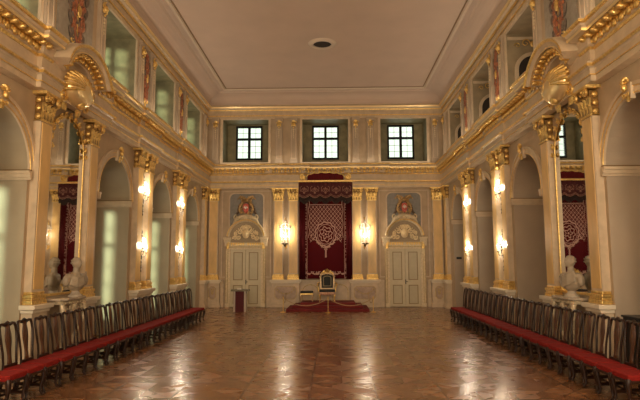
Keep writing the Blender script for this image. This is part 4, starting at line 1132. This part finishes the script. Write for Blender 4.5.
for s, rz, w_, x, y0 in ((-1, RL, 'left', -3.95, 7.14), (1, RR, 'right', 4.23, 7.27)):
    n = 24
    for k in range(n):
        y = y0+.432*k; i = n-1-k
        lab = 'dark walnut chair with red seat, %s from the far end of the %s row' % (ORD[i], w_)
        loc = (x+random.uniform(-.008, .008), y, 0); r = rz+random.uniform(-.03, .03)
        if cf[0]: cf[0] = False; CH.location = loc; CH.rotation_euler = (0, 0, r); CH['label'] = lab; CH['group'] = 'row of chairs along the %s wall' % w_
        else: dup(CH, loc, r, lab, 'row of chairs along the %s wall' % w_)

# ------------------------------------------------------------------ lights
def point(loc, e, col=(1, .82, .60), r=.08):
    l = bpy.data.lights.new('candle_or_fill_light', 'POINT'); l.energy = e; l.color = col; l.shadow_soft_size = r
    o = bpy.data.objects.new('candle_or_fill_light', l); o.location = loc; COL.objects.link(o)
for s in (-1, 1): point((s*1.64+0, YB-.42, 3.02), 46, (1, .87, .70), r=.07)
for p in lights: point(p, 26, r=.06)
for s in (-1, 1):                    # unseen fill lights added along the near walls, without sconces
    for y in (5.4, 1.5, -1.8):
        for z in (3.9, 2.3): point((s*(W-.3), y, z), 60, r=.1)
def strip(loc, rot, sx, sy, e, col=(1, .82, .62)):
    l = bpy.data.lights.new('cornice_fill', 'AREA'); l.shape = 'RECTANGLE'; l.size = sx; l.size_y = sy; l.energy = e; l.color = col
    o = bpy.data.objects.new('cornice_fill', l); o.location = loc; o.rotation_euler = rot; COL.objects.link(o)
# unseen fill strips added above the main cornice to brighten the ceiling
for s in (-1, 1): strip((s*(W-.28), 10, 6.02), (PI, s*-.25, 0), .12, 24, 95)
strip((0, YB-.28, 6.02), (PI-.25, 0, 0), 9, .12, 14)
# one large soft fill light added behind the camera to lift the whole hall
def flood(loc, rot, sx, sy, e, col): 
    l = bpy.data.lights.new('rear_fill_light', 'AREA'); l.shape = 'RECTANGLE'; l.size = sx; l.size_y = sy; l.energy = e; l.color = col
    o = bpy.data.objects.new('rear_fill_light', l); o.location = loc; o.rotation_euler = rot; COL.objects.link(o)
flood((0, -2.6, 4.6), (PI/2, 0, 0), 7, 4, 540, (1, .84, .61))
def portal(loc, rot, sx, sy):
    l = bpy.data.lights.new('window_portal', 'AREA'); l.shape = 'RECTANGLE'; l.size = sx; l.size_y = sy; l.cycles.is_portal = True
    o = bpy.data.objects.new('window_portal', l); o.location = loc; o.rotation_euler = rot; COL.objects.link(o)
for c in ARCH:
    portal((-W-DL-.45, c, 1.85), (0, -PI/2, 0), 2.9, 1.3); portal((-W-1.32, c, 7.05), (0, -PI/2, 0), 1.6, 1.5)
for c in BN: portal((c, YB+1.08, 7.13), (-PI/2, 0, 0), 1.2, 1.6)
wd = bpy.data.worlds.new('daylight'); S.world = wd; wd.use_nodes = True
bg = wd.node_tree.nodes['Background']; bg.inputs[0].default_value = (.84, .95, .80, 1); bg.inputs[1].default_value = 1.5
sl = bpy.data.lights.new('sun', 'SUN'); sl.energy = 4.2; sl.angle = .12; sl.color = (.86, 1, .62)
so = bpy.data.objects.new('sun', sl); COL.objects.link(so); so.rotation_euler = Vector((1, 1.6, -.16)).to_track_quat('-Z', 'Y').to_euler()

# ------------------------------------------------------------------ camera
cam = bpy.data.cameras.new('camera'); co = bpy.data.objects.new('camera', cam); COL.objects.link(co)
cam.sensor_width = 36; cam.lens = 540/640*36; cam.clip_end = 200
p_, yaw, roll = .114, .0246, .0029
R = Matrix.Rotation(yaw, 3, 'Z') @ Matrix.Rotation(PI/2+p_, 3, 'X') @ Matrix.Rotation(-roll, 3, 'Z')
co.matrix_world = Matrix.Translation((.349, 0, 1.85)) @ R.to_4x4()
S.camera = co
S.view_settings.view_transform = 'Standard'; S.view_settings.look = 'None'; S.view_settings.gamma = 1; S.view_settings.exposure = 0.0
S.cycles.max_bounces = 8; S.cycles.diffuse_bounces = 5; S.cycles.sample_clamp_indirect = 6; S.cycles.use_denoising = True
S.cycles.transparent_max_bounces = 12
